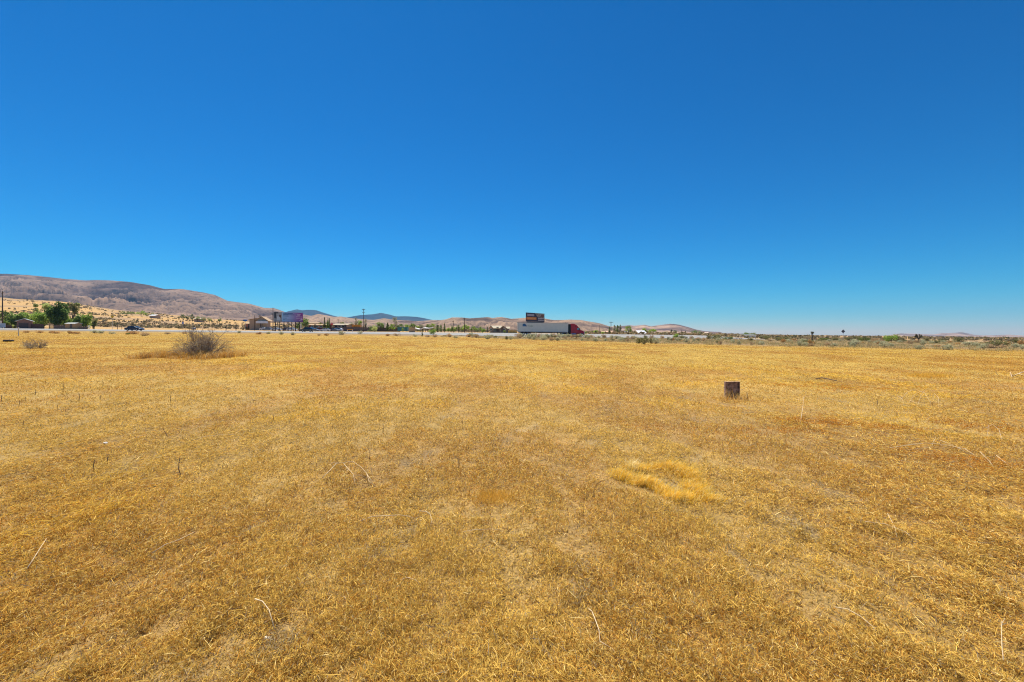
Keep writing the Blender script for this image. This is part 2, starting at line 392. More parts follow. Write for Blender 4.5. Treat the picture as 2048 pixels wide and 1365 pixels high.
mountain('hills_desert', [(1520, 674.2), (1560, 673), (1604, 672), (1620, 672.2), (1660, 673.8), (1760, 673), (1793, 668.4), (1800, 667.2), (1815, 667.8), (1833, 667.8), (1845, 668.8), (1868, 669.6), (1883, 666.8), (1905, 666.6), (1923, 664.6), (1935, 667.2), (1950, 670.2), (1966, 671.4), (1996, 670.7), (2018, 669.6), (2048, 671.7), (2150, 672.8), (2300, 670.8), (2500, 676.2)],
         9000, 11000, 12000, M_PUR, .12, 13, 700, 520, 40)

# thin air that fades far things to blue
def build_haze():
    mb = MB(); mb.box((0, 3900, 140), (21000, 11600, 800))
    m, n, l = _nodes('clear_desert_air'); n.remove(n['Principled BSDF'])
    v = n.new('ShaderNodeVolumePrincipled'); v.inputs['Color'].default_value = (.32, .62, 1.0, 1); v.inputs['Density'].default_value = HAZE; v.inputs['Anisotropy'].default_value = .1
    l.new(v.outputs[0], n['Material Output'].inputs['Volume'])
    o = mb.build('haze', m); tag(o, kind='stuff')
HAZE = 4.0e-5
build_haze()

# ------------------------------------------------------------------ dry grass
def blade_arrays(x, y, z, L, W, az, phi, bend, twist):
    hx, hy = np.cos(az), np.sin(az); n = len(x)
    up = np.array([0, 0, 1.])
    h = np.stack([hx, hy, np.zeros(n)], -1); sd_ = np.stack([-hy, hx, np.zeros(n)], -1)
    d1 = h * np.sin(phi)[:, None] + up * np.cos(phi)[:, None]
    ph2 = np.minimum(phi + bend, 1.75); d2 = h * np.sin(ph2)[:, None] + up * np.cos(ph2)[:, None]
    nrm = np.cross(d1, sd_); s = sd_ * np.cos(twist)[:, None] + nrm * np.sin(twist)[:, None]
    p0 = np.stack([x, y, z], -1); p1 = p0 + d1 * (L * .5)[:, None]; p2 = p1 + d2 * (L * .5)[:, None]
    w = (s * (W * .5)[:, None])
    V = np.stack([p0 - w * .8, p0 + w * .8, p1 - w, p1 + w, p2], 1).reshape(-1, 3)
    b = np.arange(n)[:, None] * 5
    T = np.concatenate([b + np.array([[0, 1, 3]]), b + np.array([[0, 3, 2]]), b + np.array([[2, 3, 4]])], 0)
    return V, T

M_STRAW = leafmat('dry_straw', .33)
def build_grass(N):
    g = rng(3)
    e = -.3; a, b = 1.15 ** e, 128.0 ** e
    Y = (a + (b - a) * g.random(N)) ** (1 / e)
    u = (g.random(N) * 2 - 1) * 1.55
    X = u * Y
    # the field goes on beside and behind the photographer
    m_ = 2200000; x2 = (g.random(m_) * 2 - 1) * 9.5; y2 = -1.5 + 9 * g.random(m_); k2 = np.abs(x2) > 1.53 * np.maximum(y2, .95)
    X = np.concatenate([X, x2[k2]]); Y = np.concatenate([Y, y2[k2]]); u = X / np.maximum(Y, .5); N = len(X)
    px = 1024 + F * u
    o, yl, br = straw_field(X, Y)
    clump = fbm(X * 8.5, Y * 6.0, 3, 91)
    clump2 = fbm(X * 2.6 + Y * .3, Y * 1.5, 3, 171)
    cov = (.38 + .65 * ss(.33, .58, clump) - .5 * br) * (.50 + .62 * ss(.34, .56, clump2))
    ed = edge_of_field(px)
    cov = np.where(Y > ed, cov * .35, cov)
    keep = (g.random(N) < cov)
    X, Y, u, o, yl, br, clump, clump2 = [q[keep] for q in (X, Y, u, o, yl, br, clump, clump2)]
    n = len(X); Z = gz(X, Y) - .004 + (.030 * ss(.36, .66, clump) + .045 * ss(.40, .64, clump2)) * g.random(n) * (1 - .6 * br)
    lying = g.random(n) < .14 + .42 * ss(.4, .62, fbm(X * 1.1, Y * .35, 3, 131))
    f = np.where(np.abs(u) > 1.55, np.maximum(np.hypot(X, Y), 3.4), np.maximum(Y, 1.6))
    lod = (f / 2.5)
    L = np.where(lying, .030 + .085 * g.random(n) ** 3, .018 + .036 * g.random(n)) * lod ** .28 * (.8 + .5 * yl)
    W = (.0019 + .0018 * g.random(n)) * lod ** .66 * np.where(np.abs(u) > 1.55, 1.5, 1.0)
    flow = math.pi / 2 + (fbm(X * .3, Y * .2, 2, 15) - .5) * 1.6
    az = np.where(lying & (g.random(n) < .55), flow + g.normal(0, .5, n) + np.where(g.random(n) < .5, math.pi, 0), g.random(n) * 2 * math.pi)
    phi = np.where(lying, 1.2 + .33 * g.random(n), .1 + 1.15 * g.random(n)); bend = np.where(lying, (g.random(n) - .3) * .5, .2 + 1.0 * g.random(n))
    Z = Z + np.where(lying, .004 + .022 * g.random(n) * lod ** .2, 0)
    V, T = blade_arrays(X, Y, Z, L, W, az, phi, bend, g.random(n) * 2.2 - 1.1)
    k = g.random(n)[:, None]; o_, y_ = o[:, None], yl[:, None]
    wo = np.clip(.10 + .36 * o_ + .34 * ss(6, 20, Y)[:, None], 0, .92)
    c = np.where(k < wo, C_ORA, C_TAN)
    k2 = g.random(n)[:, None]
    c = np.where(k2 < .55 * y_, C_YEL, c)
    c = np.where(k2 > .93, C_PALE, c); c = np.where((k2 > .87) & (k2 <= .93), C_GREY, c)
    c = np.where((g.random(n)[:, None] < .75 * br[:, None]), C_GREY * .8 + C_PALE * .2, c)
    c = np.where((g.random(n) < .7 * rust_field(X, Y))[:, None], np.array([.52, .215, .028]), c)
    band = ss(.47, .60, fbm(X * .045, Y * .11, 4, 141)) * ss(10, 40, Y)
    c = np.where((g.random(n) < .55 * band)[:, None], C_ORA * .95, c)
    c = c * (.62 + .72 * g.random(n) ** 1.4)[:, None] * (1 - .16 * ss(14, 50, Y))[:, None]  # darkening with distance stands in for self-shadow among the blades
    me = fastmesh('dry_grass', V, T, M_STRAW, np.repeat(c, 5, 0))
    ob = bpy.data.objects.new('dry_grass', me); link(ob); tag(ob, kind='stuff')
build_grass(2450000)

def tuft_mesh(name, pts, n_each, height, spread, cols, g, W=.004, phi=.45, zoff=0.0, lean=None, vary=.75):
    """a clump of upright blades around the given ground points (x, y)"""
    hv = np.repeat(1.2 - vary * g.random(len(pts)), n_each); P = np.repeat(np.array(pts, float), n_each, 0); n = len(P)
    P = P + g.normal(0, spread, (n, 2)); z = gz(P[:, 0], P[:, 1]) + zoff
    L = height * hv * (.45 + .65 * g.random(n)); az = g.random(n) * 2 * math.pi
    if lean is not None: az = np.where(g.random(n) < .6, lean + g.normal(0, .6, n), az)
    V, T = blade_arrays(P[:, 0], P[:, 1], z, L, W * (.6 + .8 * g.random(n)), az, phi * g.random(n) + .05, .1 + .7 * g.random(n), g.random(n) * 2 - 1)
    C = np.array(cols)[g.integers(0, len(cols), n)] * (.75 + .5 * g.random(n))[:, None]
    return fastmesh(name, V, T, M_STRAW, np.repeat(C, 5, 0))

def field_pt(px, py): Y = depth_of(px, py); return ((px - 1024) / F * Y, Y)

g_ = rng(12)
SKIRT = [((k[0] - 1024) / F * 24 * 1.0, 24 + k[1]) for k in [(300 + 172 * g_.random() ** .85, g_.normal(-.25, .55)) for _ in range(70)]]
ring = [(1232, 962), (1246, 965), (1262, 944), (1272, 946), (1285, 948), (1262, 972), (1280, 975), (1300, 978), (1312, 983), (1325, 990), (1340, 1000), (1350, 1006), (1366, 1008), (1382, 1002), (1394, 994), (1400, 985), (1392, 972), (1380, 964), (1366, 957), (1352, 950), (1338, 946), (1326, 945), (1312, 945), (1376, 985), (1420, 1006)]
me = tuft_mesh('grass_clump', [field_pt(*p) for p in ring], 330, .15, .045, [(.95, .64, .075), (.92, .64, .12), (.88, .52, .05), (.95, .78, .34)], g_, .0026, .85, 0, -.6, .7)
tag(link(bpy.data.objects.new('grass_clump', me)), 'bright golden ring of taller dry grass around a bare sandy spot', 'grass')
me = tuft_mesh('grass_clump', [field_pt(*p) for p in ((1264, 945), (1270, 947), (1277, 949))], 130, .16, .03, [(.95, .86, .55), (.95, .80, .42)], g_, .0026, .7, 0, -.8)
tag(link(bpy.data.objects.new('grass_clump', me)), 'pale blond tuft at the far left end of the golden grass ring', 'grass')
for nm, pts, lab, hgt, sp, cnt, w in (
    ('grass_clump', [field_pt(p, q) for p in range(1828, 1892, 4) for q in (751, 754)], 'bright yellow streak of grass far out on the right of the field', .16, .25, 60, .008),
    ('grass_clump', [field_pt(p, q) for p in range(1442, 1495, 5) for q in (795, 799, 803)], 'fringe of dry grass stalks in front of the rusty panel', .36, .05, 9, .0045),
    ('grass_clump', [field_pt(p, q) for p in range(965, 1025, 7) for q in (996, 1006)], 'low yellow grass tuft in the middle foreground of the field', .07, .07, 110, .0022),
    ('grass_clump', SKIRT, 'tall tawny dry grass around the foot of the big dead bush', .46, .13, 110, .008)):
    me = tuft_mesh(nm, pts, cnt, hgt, sp, [(.80, .46, .07), (.62, .38, .12), (.45, .22, .05), (.72, .56, .3)] if 'foot' in lab or 'fringe' in lab else [(.85, .52, .08), (.78, .5, .12), (.7, .4, .06)], g_, w, .55)
    tag(link(bpy.data.objects.new(nm, me)), lab, 'grass')

# ------------------------------------------------------------------ small things lying or standing in the field
M_RUST = mat('rusty_dark_steel', (.36, .225, .175), .9, .8, 11, .0)
M_RUSTL = mat('worn_steel_edge', (.16, .13, .15), .45, .3, 20, .6)
def build_panel():
    X, Y = field_pt(1464.5, 795); w, h = .37, .43
    t = thing('metal_panel', 'dark rusty square metal panel standing upright in the dry grass', 'metal panel', (X, Y, float(gz(np.array([X]), np.array([Y]))[0]) - .02), math.radians(3))
    mb = MB(); mb.box((0, .03, h / 2), (w - .012, .012, h - .012)); mb.build('plate', M_RUST, t, .004)
    mb = MB()
    mb.box((-w / 2 + .008, .01, h / 2), (.016, .06, h)); mb.box((w / 2 - .008, .01, h / 2), (.016, .06, h)); mb.box((0, .01, h - .008), (w - .034, .06, .016)); mb.box((0, .01, .01), (w - .034, .06, .018))
    mb.build('folded_rim', M_RUST, t, .004)
    mb = MB(); mb.box((-.02, .012, h - .034), (w * .62, .02, .012)); mb.build('slot', M_RUSTL, t, .003)
    mb = MB()
    for k in range(5): mb.box((-w * .36 + k * w * .18, .02, h * .46), (.012, .010, h * .7))
    mb.build('stiffener', M_RUST, t, .003)
build_panel()

M_TWIG = mat('bleached_twig', (.66, .50, .30), .85, .2, 30); M_STALK = mat('dark_dead_stalk', (.13, .09, .075), .9, .3, 30); M_BARK = mat('grey_bark', (.16, .125, .10), .95, .3, 12)
def on_field(px, py, h=.0):
    x, y = field_pt(px, py); return Vector((x, y, float(gz(np.array([x]), np.array([y]))[0]) + h))

stalks = [(4, 802, 10, -.1), (51, 803, 7, 0), (39, 809, 6, .1), (71, 790, 10, .05), (92, 767, 8, 0), (93, 812, 6, .1), (115, 821, 7, 0), (126, 785, 14, 0), (158, 803, 13, .02), (165, 823, 5, 0), (200, 802, 8, .25), (206, 776, 13, -.03), (341, 805, 11, .03), (369, 803, 4, 0), (258, 813, 6, -.8), (336, 878, 15, -.5), (49, 850, 11, -.15), (133, 828, 5, -.2), (188, 949, 21, .03), (215, 934, 13, .03), (359, 958, 37, -.02), (740, 921, 14, -.08), (918, 942, 23, .03), (1017, 940, 9, -.1), (526, 832, 9, 0), (546, 850, 13, .05), (766, 868, 13, .03), (925, 857, 14, 0), (1497, 800, 15, -.25), (1328, 794, 9, -.3), (860, 800, 7, .1), (1240, 800, 6, 0), (1755, 812, 10, .02)]
def stalk_where(px, py):
    if px < 100 and py < 815: return 'in the far left rows of stubble'
    if px < 240 and py < 830: return 'in the stubble below the small grey bush'
    if px < 420 and py < 830: return 'below the big dead bush'
    return None
special = {(188, 949): 'left of a pair of stout dark stalks low on the left', (215, 934): 'right of a pair of stout dark stalks low on the left', (359, 958): 'tall and thick, alone in the left foreground', (740, 921): 'just above the forked pale branch', (918, 942): 'tall and thin, alone in the middle of the field', (1497, 800): 'leaning beside the rusty metal panel', (336, 878): 'leaning far over to the left', (49, 850): 'with a bent tip near the left edge', (1755, 812): 'beyond the arching straw stems on the right', (1017, 940): 'stub above the yellow tuft', (925, 857): 'upright in the open middle of the field', (766, 868): 'slightly crooked, below the twin crossarm pole', (526, 832): 'short, below the billboard', (546, 850): 'second one below the billboard, nearer', (860, 800): 'thin, below the green bush', (1240, 800): 'thin, left of the rusty panel', (1328, 794): 'leaning, not far left of the rusty panel', (133, 828): 'tiny tilted stub on the left'}
for i, (px, py, hp, ln) in enumerate(stalks):
    p = on_field(px, py); Y = p.y; h = hp / F * Y + .035; r = max(.0035, .45 / F * Y) * (1.15 if hp > 18 or (px, py) in ((215, 934),) else .9)
    mb = MB(); q = [(0, 0, -.02)]
    for k in range(1, 5): q.append((ln * h * (k / 4) + R.uniform(-.04, .04) * h, R.uniform(-.04, .04) * h, h * k / 4))
    mb.tube(q, [r * 1.2, r * 1.1, r, r * .85, r * .6], 6)
    if hp > 9: mb.tube([q[3], (q[3][0] + .12 * h, q[3][1], q[3][2] + .10 * h)], [r * .6, r * .4], 5)
    o = mb.build('weed_stalk', M_STALK); o.location = p
    w = special.get((px, py)) or stalk_where(px, py) or 'in the stubble'
    tag(o, 'dark dead weed stalk ' + w, 'weed stalk', 'dead weed stalks standing in the field')

def twig(pts, r, label, mats=M_TWIG, name='dry_twig', forks=(), lift=.045):
    """pts: picture points on the field, with optional height"""
    r = r * .74; P = [on_field(p[0], p[1], lift + (p[2] if len(p) > 2 else 0)) for p in pts]
    mb = MB(); mb.tube(P, [r * (1 - .5 * i / (len(P) - 1)) for i in range(len(P))], 6)
    for fk in forks:
        Q = [on_field(p[0], p[1], lift + (p[2] if len(p) > 2 else 0)) for p in fk]; mb.tube(Q, [r * .7 * (1 - .5 * i / (len(Q) - 1)) for i in range(len(Q))], 5)
    return tag(mb.build(name, mats, smooth=True), label, 'twig')
S = .02
twig([(645, 965), (660, 954, S), (672, 944, 2 * S), (686, 943, 2 * S), (697, 953, S), (707, 962, S), (710, 975)], .006, 'large pale forked branch sprawled on the grass left of centre', forks=[[(659, 938, S), (672, 942, 2 * S), (690, 943, 2 * S)], [(672, 944, 2 * S), (705, 943, 3 * S), (722, 951, 2 * S), (733, 958, S), (738, 972, S), (752, 978)], [(708, 963, S), (720, 962, S), (735, 963)], [(734, 960, S), (745, 970)]])
twig([(719, 1053), (745, 1049, S), (775, 1047, S), (800, 1045, S), (817, 1043), (829, 1048)], .005, 'straight pale stick lying below the forked branch')
twig([(838, 1037, S), (852, 1043, 2 * S), (860, 1048, 2 * S), (864, 1055, S), (860, 1065)], .004, 'small hooked pale twig beside the straight stick')
twig([(510, 1240, S), (525, 1252, 2 * S), (538, 1270, 2 * S), (549, 1294)], .0045, 'bright curved twig in the left foreground')
twig([(305, 1126), (330, 1116, S), (360, 1104, S), (389, 1087, S)], .0045, 'pale straight twig lying aslant in the left foreground')
twig([(55, 1160), (70, 1140, S), (84, 1122, 2 * S), (93, 1101, S)], .004, 'thin bowed straw stem near the left edge of the foreground')
twig([(1768, 909), (1800, 907, S), (1850, 904, 2 * S), (1890, 907, 2 * S), (1930, 918, 2 * S), (1958, 932)], .006, 'sheaf of long pale stalks flattened on the grass at right', forks=[[(1812, 912), (1860, 911, S), (1910, 910, S)], [(1880, 897, 2 * S), (1905, 905, S), (1935, 920)], [(1960, 922, S), (1980, 943, S), (1988, 952)], [(1992, 930, S), (2010, 945, S), (2025, 953)], [(1864, 903, S), (1872, 893, 3 * S)], [(1790, 905), (1830, 903, S)]])
twig([(1601, 853), (1604, 840, .08), (1606, 828, .15), (1607, 816, .2)], .006, 'upright pale stem with a hooked top in the right of the field', forks=[[(1607, 818, .19), (1612, 813, .2), (1611, 811, .19)], [(1607, 820, .17), (1594, 817, .16)]])
twig([(2007, 1340), (2004, 1320, .02), (2003, 1300, .05), (2004, 1288, .07)], .0028, 'forked straw stem standing in the near right corner', forks=[[(2004, 1290, .06), (2010, 1282, .07)], [(2004, 1292, .06), (2016, 1284, .05)]])
twig([(1730, 1058), (1770, 1068, S), (1810, 1084, S), (1834, 1098)], .004, 'long thin straw stem lying across the right foreground', forks=[[(1775, 1045, S), (1790, 1075, S), (1794, 1090)]])
twig([(1670, 1234), (1695, 1246, S), (1720, 1260, S), (1745, 1273), (1752, 1283)], .0035, 'slim pale straw lying in the right foreground below the long stem')
twig([(1176, 1229), (1184, 1246, S), (1192, 1270, S), (1198, 1290, S), (1200, 1308), (1212, 1313)], .004, 'kinked whitish twig lying in the centre foreground', forks=[[(1200, 1306), (1222, 1320)]])
twig([(800, 1176), (815, 1177, S), (832, 1182, S), (842, 1188)], .0045, 'short bowed twig in the foreground near the centre')
twig([(924, 1078), (950, 1079, S), (985, 1079, S), (1005, 1078)], .003, 'thin white stem lying level in the centre foreground')
twig([(380, 890), (410, 885, S), (440, 882, S), (472, 879)], .005, 'pale stick on the grass right of the leaning stalk')
twig([(236, 905), (255, 894, S), (280, 883, S), (308, 876)], .005, 'long pale stem lying aslant left of the leaning stalk')
twig([(1800, 805, .02), (1815, 797, .12), (1830, 794, .16), (1850, 800, .12), (1862, 812, .03)], .006, 'cluster of arching straw stems at the right of the field', forks=[[(1815, 812), (1830, 800, .1), (1845, 797, .14)], [(1835, 815), (1842, 803, .1), (1850, 797, .16)], [(1795, 801, .08), (1805, 806, .06), (1808, 815)], [(1868, 800, .1), (1877, 806, .08), (1878, 818)], [(1820, 808, .05), (1850, 817, .03)]])
twig([(1972, 872, .05), (1985, 868, .08), (1998, 874, .05), (2004, 888)], .005, 'small curled straw stem near the right edge of the field', forks=[[(1975, 880), (1977, 868, .08)]])
twig([(1632, 759), (1645, 757.6, .02), (1660, 760, .02), (1676, 761.6)], .028, 'dark weathered stick lying flat far out in the field', M_STALK, 'dead_branch')
twig([(2020, 753), (2030, 754, .02), (2040, 751, .05), (2056, 748, .06), (2075, 750)], .03, 'pale dead branch lying at the right edge of the field', M_TWIG, 'dead_branch', forks=[[(2024, 756), (2021, 752, .08)], [(2038, 752, .05), (2050, 754)]])
# a flat black sheet and a white stone
def lump(name, px, py, r, m, label, cat, sq=.6):
    bm = bmesh.new(); bmesh.ops.create_icosphere(bm, subdivisions=2, radius=1)
    for v in bm.verts:
        k = 1 + R.uniform(-.18, .18); v.co = Vector((v.co.x * r * k * 1.3, v.co.y * r * k, v.co.z * r * k * sq))
    me = bpy.data.meshes.new(name); bm.to_mesh(me); bm.free(); me.materials.append(m)
    o = bpy.data.objects.new(name, me); link(o); o.location = on_field(px, py, r * sq * .5); return tag(o, label, cat)
M_STONE = mat('pale_stone', (.72, .70, .66), .8, .1, 25)
lump('stone', 211, 890, .022, M_STONE, 'small white stone in the grass on the left', 'stone')
lump('stone', 533, 1297, .014, M_STONE, 'white pebble beside the bright curved twig', 'stone')
def build_tyre():
    p = on_field(17, 684); mb = MB(); n = 22; Rr, r = .30, .11; V = []; Fc = []
    for i in range(n):
        a = 2 * math.pi * i / n
        for k in range(10):
            b = 2 * math.pi * k / 10; rr = Rr + r * math.cos(b) * (1.0 if abs(math.cos(b)) < .8 else .9); V.append((rr * math.cos(a), rr * math.sin(a), r + r * math.sin(b)))
    for i in range(n):
        for k in range(10): Fc.append((i * 10 + k, ((i + 1) % n) * 10 + k, ((i + 1) % n) * 10 + (k + 1) % 10, i * 10 + (k + 1) % 10))
    mb.add(V, Fc); o = mb.build('old_tyre', mat('black_rubber', (.025, .025, .027), .8, .2, 12), smooth=True); o.location = p
    tag(o, 'flat black tyre lying in the grass at the far left edge', 'tyre')
build_tyre()

# ------------------------------------------------------------------ bushes
M_LEAF = leafmat('shrub_leaf', .4)
SAGE = [(.36, .36, .22), (.44, .43, .28), (.28, .29, .18), (.50, .45, .28)]
OLIVE = [(.14, .15, .055), (.20, .19, .08), (.10, .11, .045), (.26, .22, .11)]
GREEN = [(.11, .16, .035), (.15, .20, .05), (.08, .12, .03), (.19, .22, .07)]
DRY = [(.40, .28, .15), (.48, .35, .19), (.30, .20, .11), (.35, .27, .19)]
RUSSET = [(.44, .24, .08), (.50, .31, .11), (.34, .19, .08), (.38, .24, .12)]
def shrub_mesh(name, cols, seed, n=420, upright=.5, gap=.25, lobes=5, leaf=.055):
    """unit bush: half a metre radius, one metre tall: stems and leaf sprays in lobes"""
    g = rng(seed); L = []
    for k in range(lobes): L.append((g.uniform(-.28, .28), g.uniform(-.28, .28), g.uniform(.25, .55), g.uniform(.2, .34), g.uniform(.26, .45)))
    L = np.array(L); i = g.integers(0, lobes, n); d = g.normal(0, 1, (n, 3)); d /= np.linalg.norm(d, axis=1)[:, None]; rr = (.55 + .5 * g.random(n))
    c = np.stack([L[i, 0] + d[:, 0] * L[i, 3] * rr, L[i, 1] + d[:, 1] * L[i, 3] * rr, L[i, 2] + d[:, 2] * L[i, 4] * rr], -1)
    c[:, 2] = np.abs(c[:, 2]); c[:, 2] = np.minimum(c[:, 2], 1.02)
    out = c - np.array([0, 0, .05]); out /= np.linalg.norm(out, axis=1)[:, None] + 1e-6
    dirv = out * (.5 + upright) + g.normal(0, .45, (n, 3)); dirv /= np.linalg.norm(dirv, axis=1)[:, None]
    side = np.cross(dirv, g.normal(0, 1, (n, 3))); side /= np.linalg.norm(side, axis=1)[:, None] + 1e-6
    ln = leaf * (1.3 + 1.6 * g.random(n)); w = leaf * (.35 + .4 * g.random(n))
    V = np.stack([c - dirv * ln[:, None] * .5 - side * w[:, None] * .4, c - dirv * ln[:, None] * .5 + side * w[:, None] * .4, c + side * w[:, None] * .8 + dirv * ln[:, None] * .1, c - side * w[:, None] * .8 + dirv * ln[:, None] * .1, c + dirv * ln[:, None] * .6], 1).reshape(-1, 3)
    b = np.arange(n)[:, None] * 5
    T = np.concatenate([b + np.array([[0, 1, 2]]), b + np.array([[0, 2, 3]]), b + np.array([[3, 2, 4]])], 0)
    shade = .7 + .6 * vnoise(c[:, 0] * 6 + 9, c[:, 2] * 6 + c[:, 1] * 5, seed)
    C = np.array(cols)[g.integers(0, len(cols), n)] * 1.25 * shade[:, None]
    # stems
    ns = 26; a = g.random(ns) * 2 * math.pi; rad = .1 + .32 * g.random(ns); hh = .35 + .5 * g.random(ns)
    Vs, Ts = blade_arrays(np.cos(a) * .05, np.sin(a) * .05, np.full(ns, -.05), np.sqrt(rad ** 2 + hh ** 2), np.full(ns, .022), a, np.arctan2(rad, hh), np.full(ns, .1), g.random(ns) * 3)
    Cs = np.tile(np.array([[.20, .15, .11]]), (ns * 5, 1))
    return fastmesh(name, np.concatenate([V, Vs]), np.concatenate([T, Ts + len(V)]), M_LEAF, np.concatenate([np.repeat(C, 5, 0), Cs]))
KIND = {'sage': ('sagebrush', 'grey-green sagebrush', SAGE), 'olive': ('desert_shrub', 'olive desert shrub', OLIVE), 'green': ('green_shrub', 'fresh green shrub', GREEN), 'dry': ('dry_shrub', 'dry straw-brown shrub', DRY), 'russet': ('russet_shrub', 'rust-brown dry shrub', RUSSET)}
SHM = {k: [shrub_mesh(KIND[k][0], KIND[k][2], 100 + 10 * i + j, n=520, leaf=.05, upright=(.9 if k in ('dry', 'russet') else .4)) for j in range(4)] for i, k in enumerate(KIND)}

LAND = [(20, 'the real estate board'), (80, 'the pale roofed shed'), (115, 'the tall dark conifer'), (225, 'the yellow diamond sign'), (270, 'the blue sedan'), (366, 'the small blue sign'), (405, 'the big dead bush'), (490, 'the wide blue sign'), (577, 'the long purple billboard'), (615, 'the black hatchback'), (663, 'the stop sign'), (727, 'the pole with two crossarms'), (790, 'the tall feathery tree'), (845, 'the white canopy'), (866, 'the round green roadside bush'), (929, 'the utility pole by the pines'), (1000, 'the brown roofed house'), (1050, 'the trailer rear'), (1100, 'the trailer middle'), (1152, 'the red truck cab'), (1190, 'the hedge past the truck'), (1234, 'the row of poplars'), (1285, 'the white barn'), (1348, 'the bare posts past the barn'), (1417, 'the peach house'), (1500, 'the flat topped hedge'), (1560, 'the open skyline'), (1624, 'the stubby joshua tree'), (1686, 'the diamond sign back'), (1735, 'the bright green bush'), (1783, 'the round topped tree'), (1837, 'the branching joshua tree'), (1890, 'the paler desert hill'), (1940, 'the right desert hill'), (1990, 'the big twiggy bush'), (2040, 'the right picture edge')]
used_labels = {}
def where(px, Y):
    k = min(LAND, key=lambda q: abs(q[0] - px)); side = 'below' if abs(k[0] - px) < 9 else ('left of' if px < k[0] else 'right of')
    ed = float(edge_of_field(px)); d = 'at the field edge' if Y < ed + 7 else ('by the road' if Y > 118 else 'in the scrub strip')
    return d, side + ' ' + k[1]
GRP = 'low shrubs in the scrub strip'
def put_shrub(px, Y, w, h, kind, label=None, size=None):
    p = ground(px, Y); o = bpy.data.objects.new(KIND[kind][0], R.choice(SHM[kind])); link(o)
    o.location = p; o.rotation_euler = (0, 0, R.uniform(0, 6.28)); o.scale = (w, w, h)
    d, s = where(px, Y)
    sz = 'tiny' if w < .8 else ('small' if w < 1.2 else ('middling' if w < 1.7 else 'broad'))
    if Y > 175: lab = '%s %s on the slope beyond the road %s' % (sz, KIND[kind][1], s)
    else: lab = '%s %s %s, %s' % (sz, KIND[kind][1], d, s)
    tag(o, label or lab, 'shrub', GRP); return o
def pix_shrub(x0, x1, top, base, kind, label=None, Y=None):
    px = (x0 + x1) / 2; Y = Y or min(depth_of(px, base), 134)
    return put_shrub(px, Y, (x1 - x0) / F * Y * 1.15, (base - top) / F * Y * 1.05, kind, label)

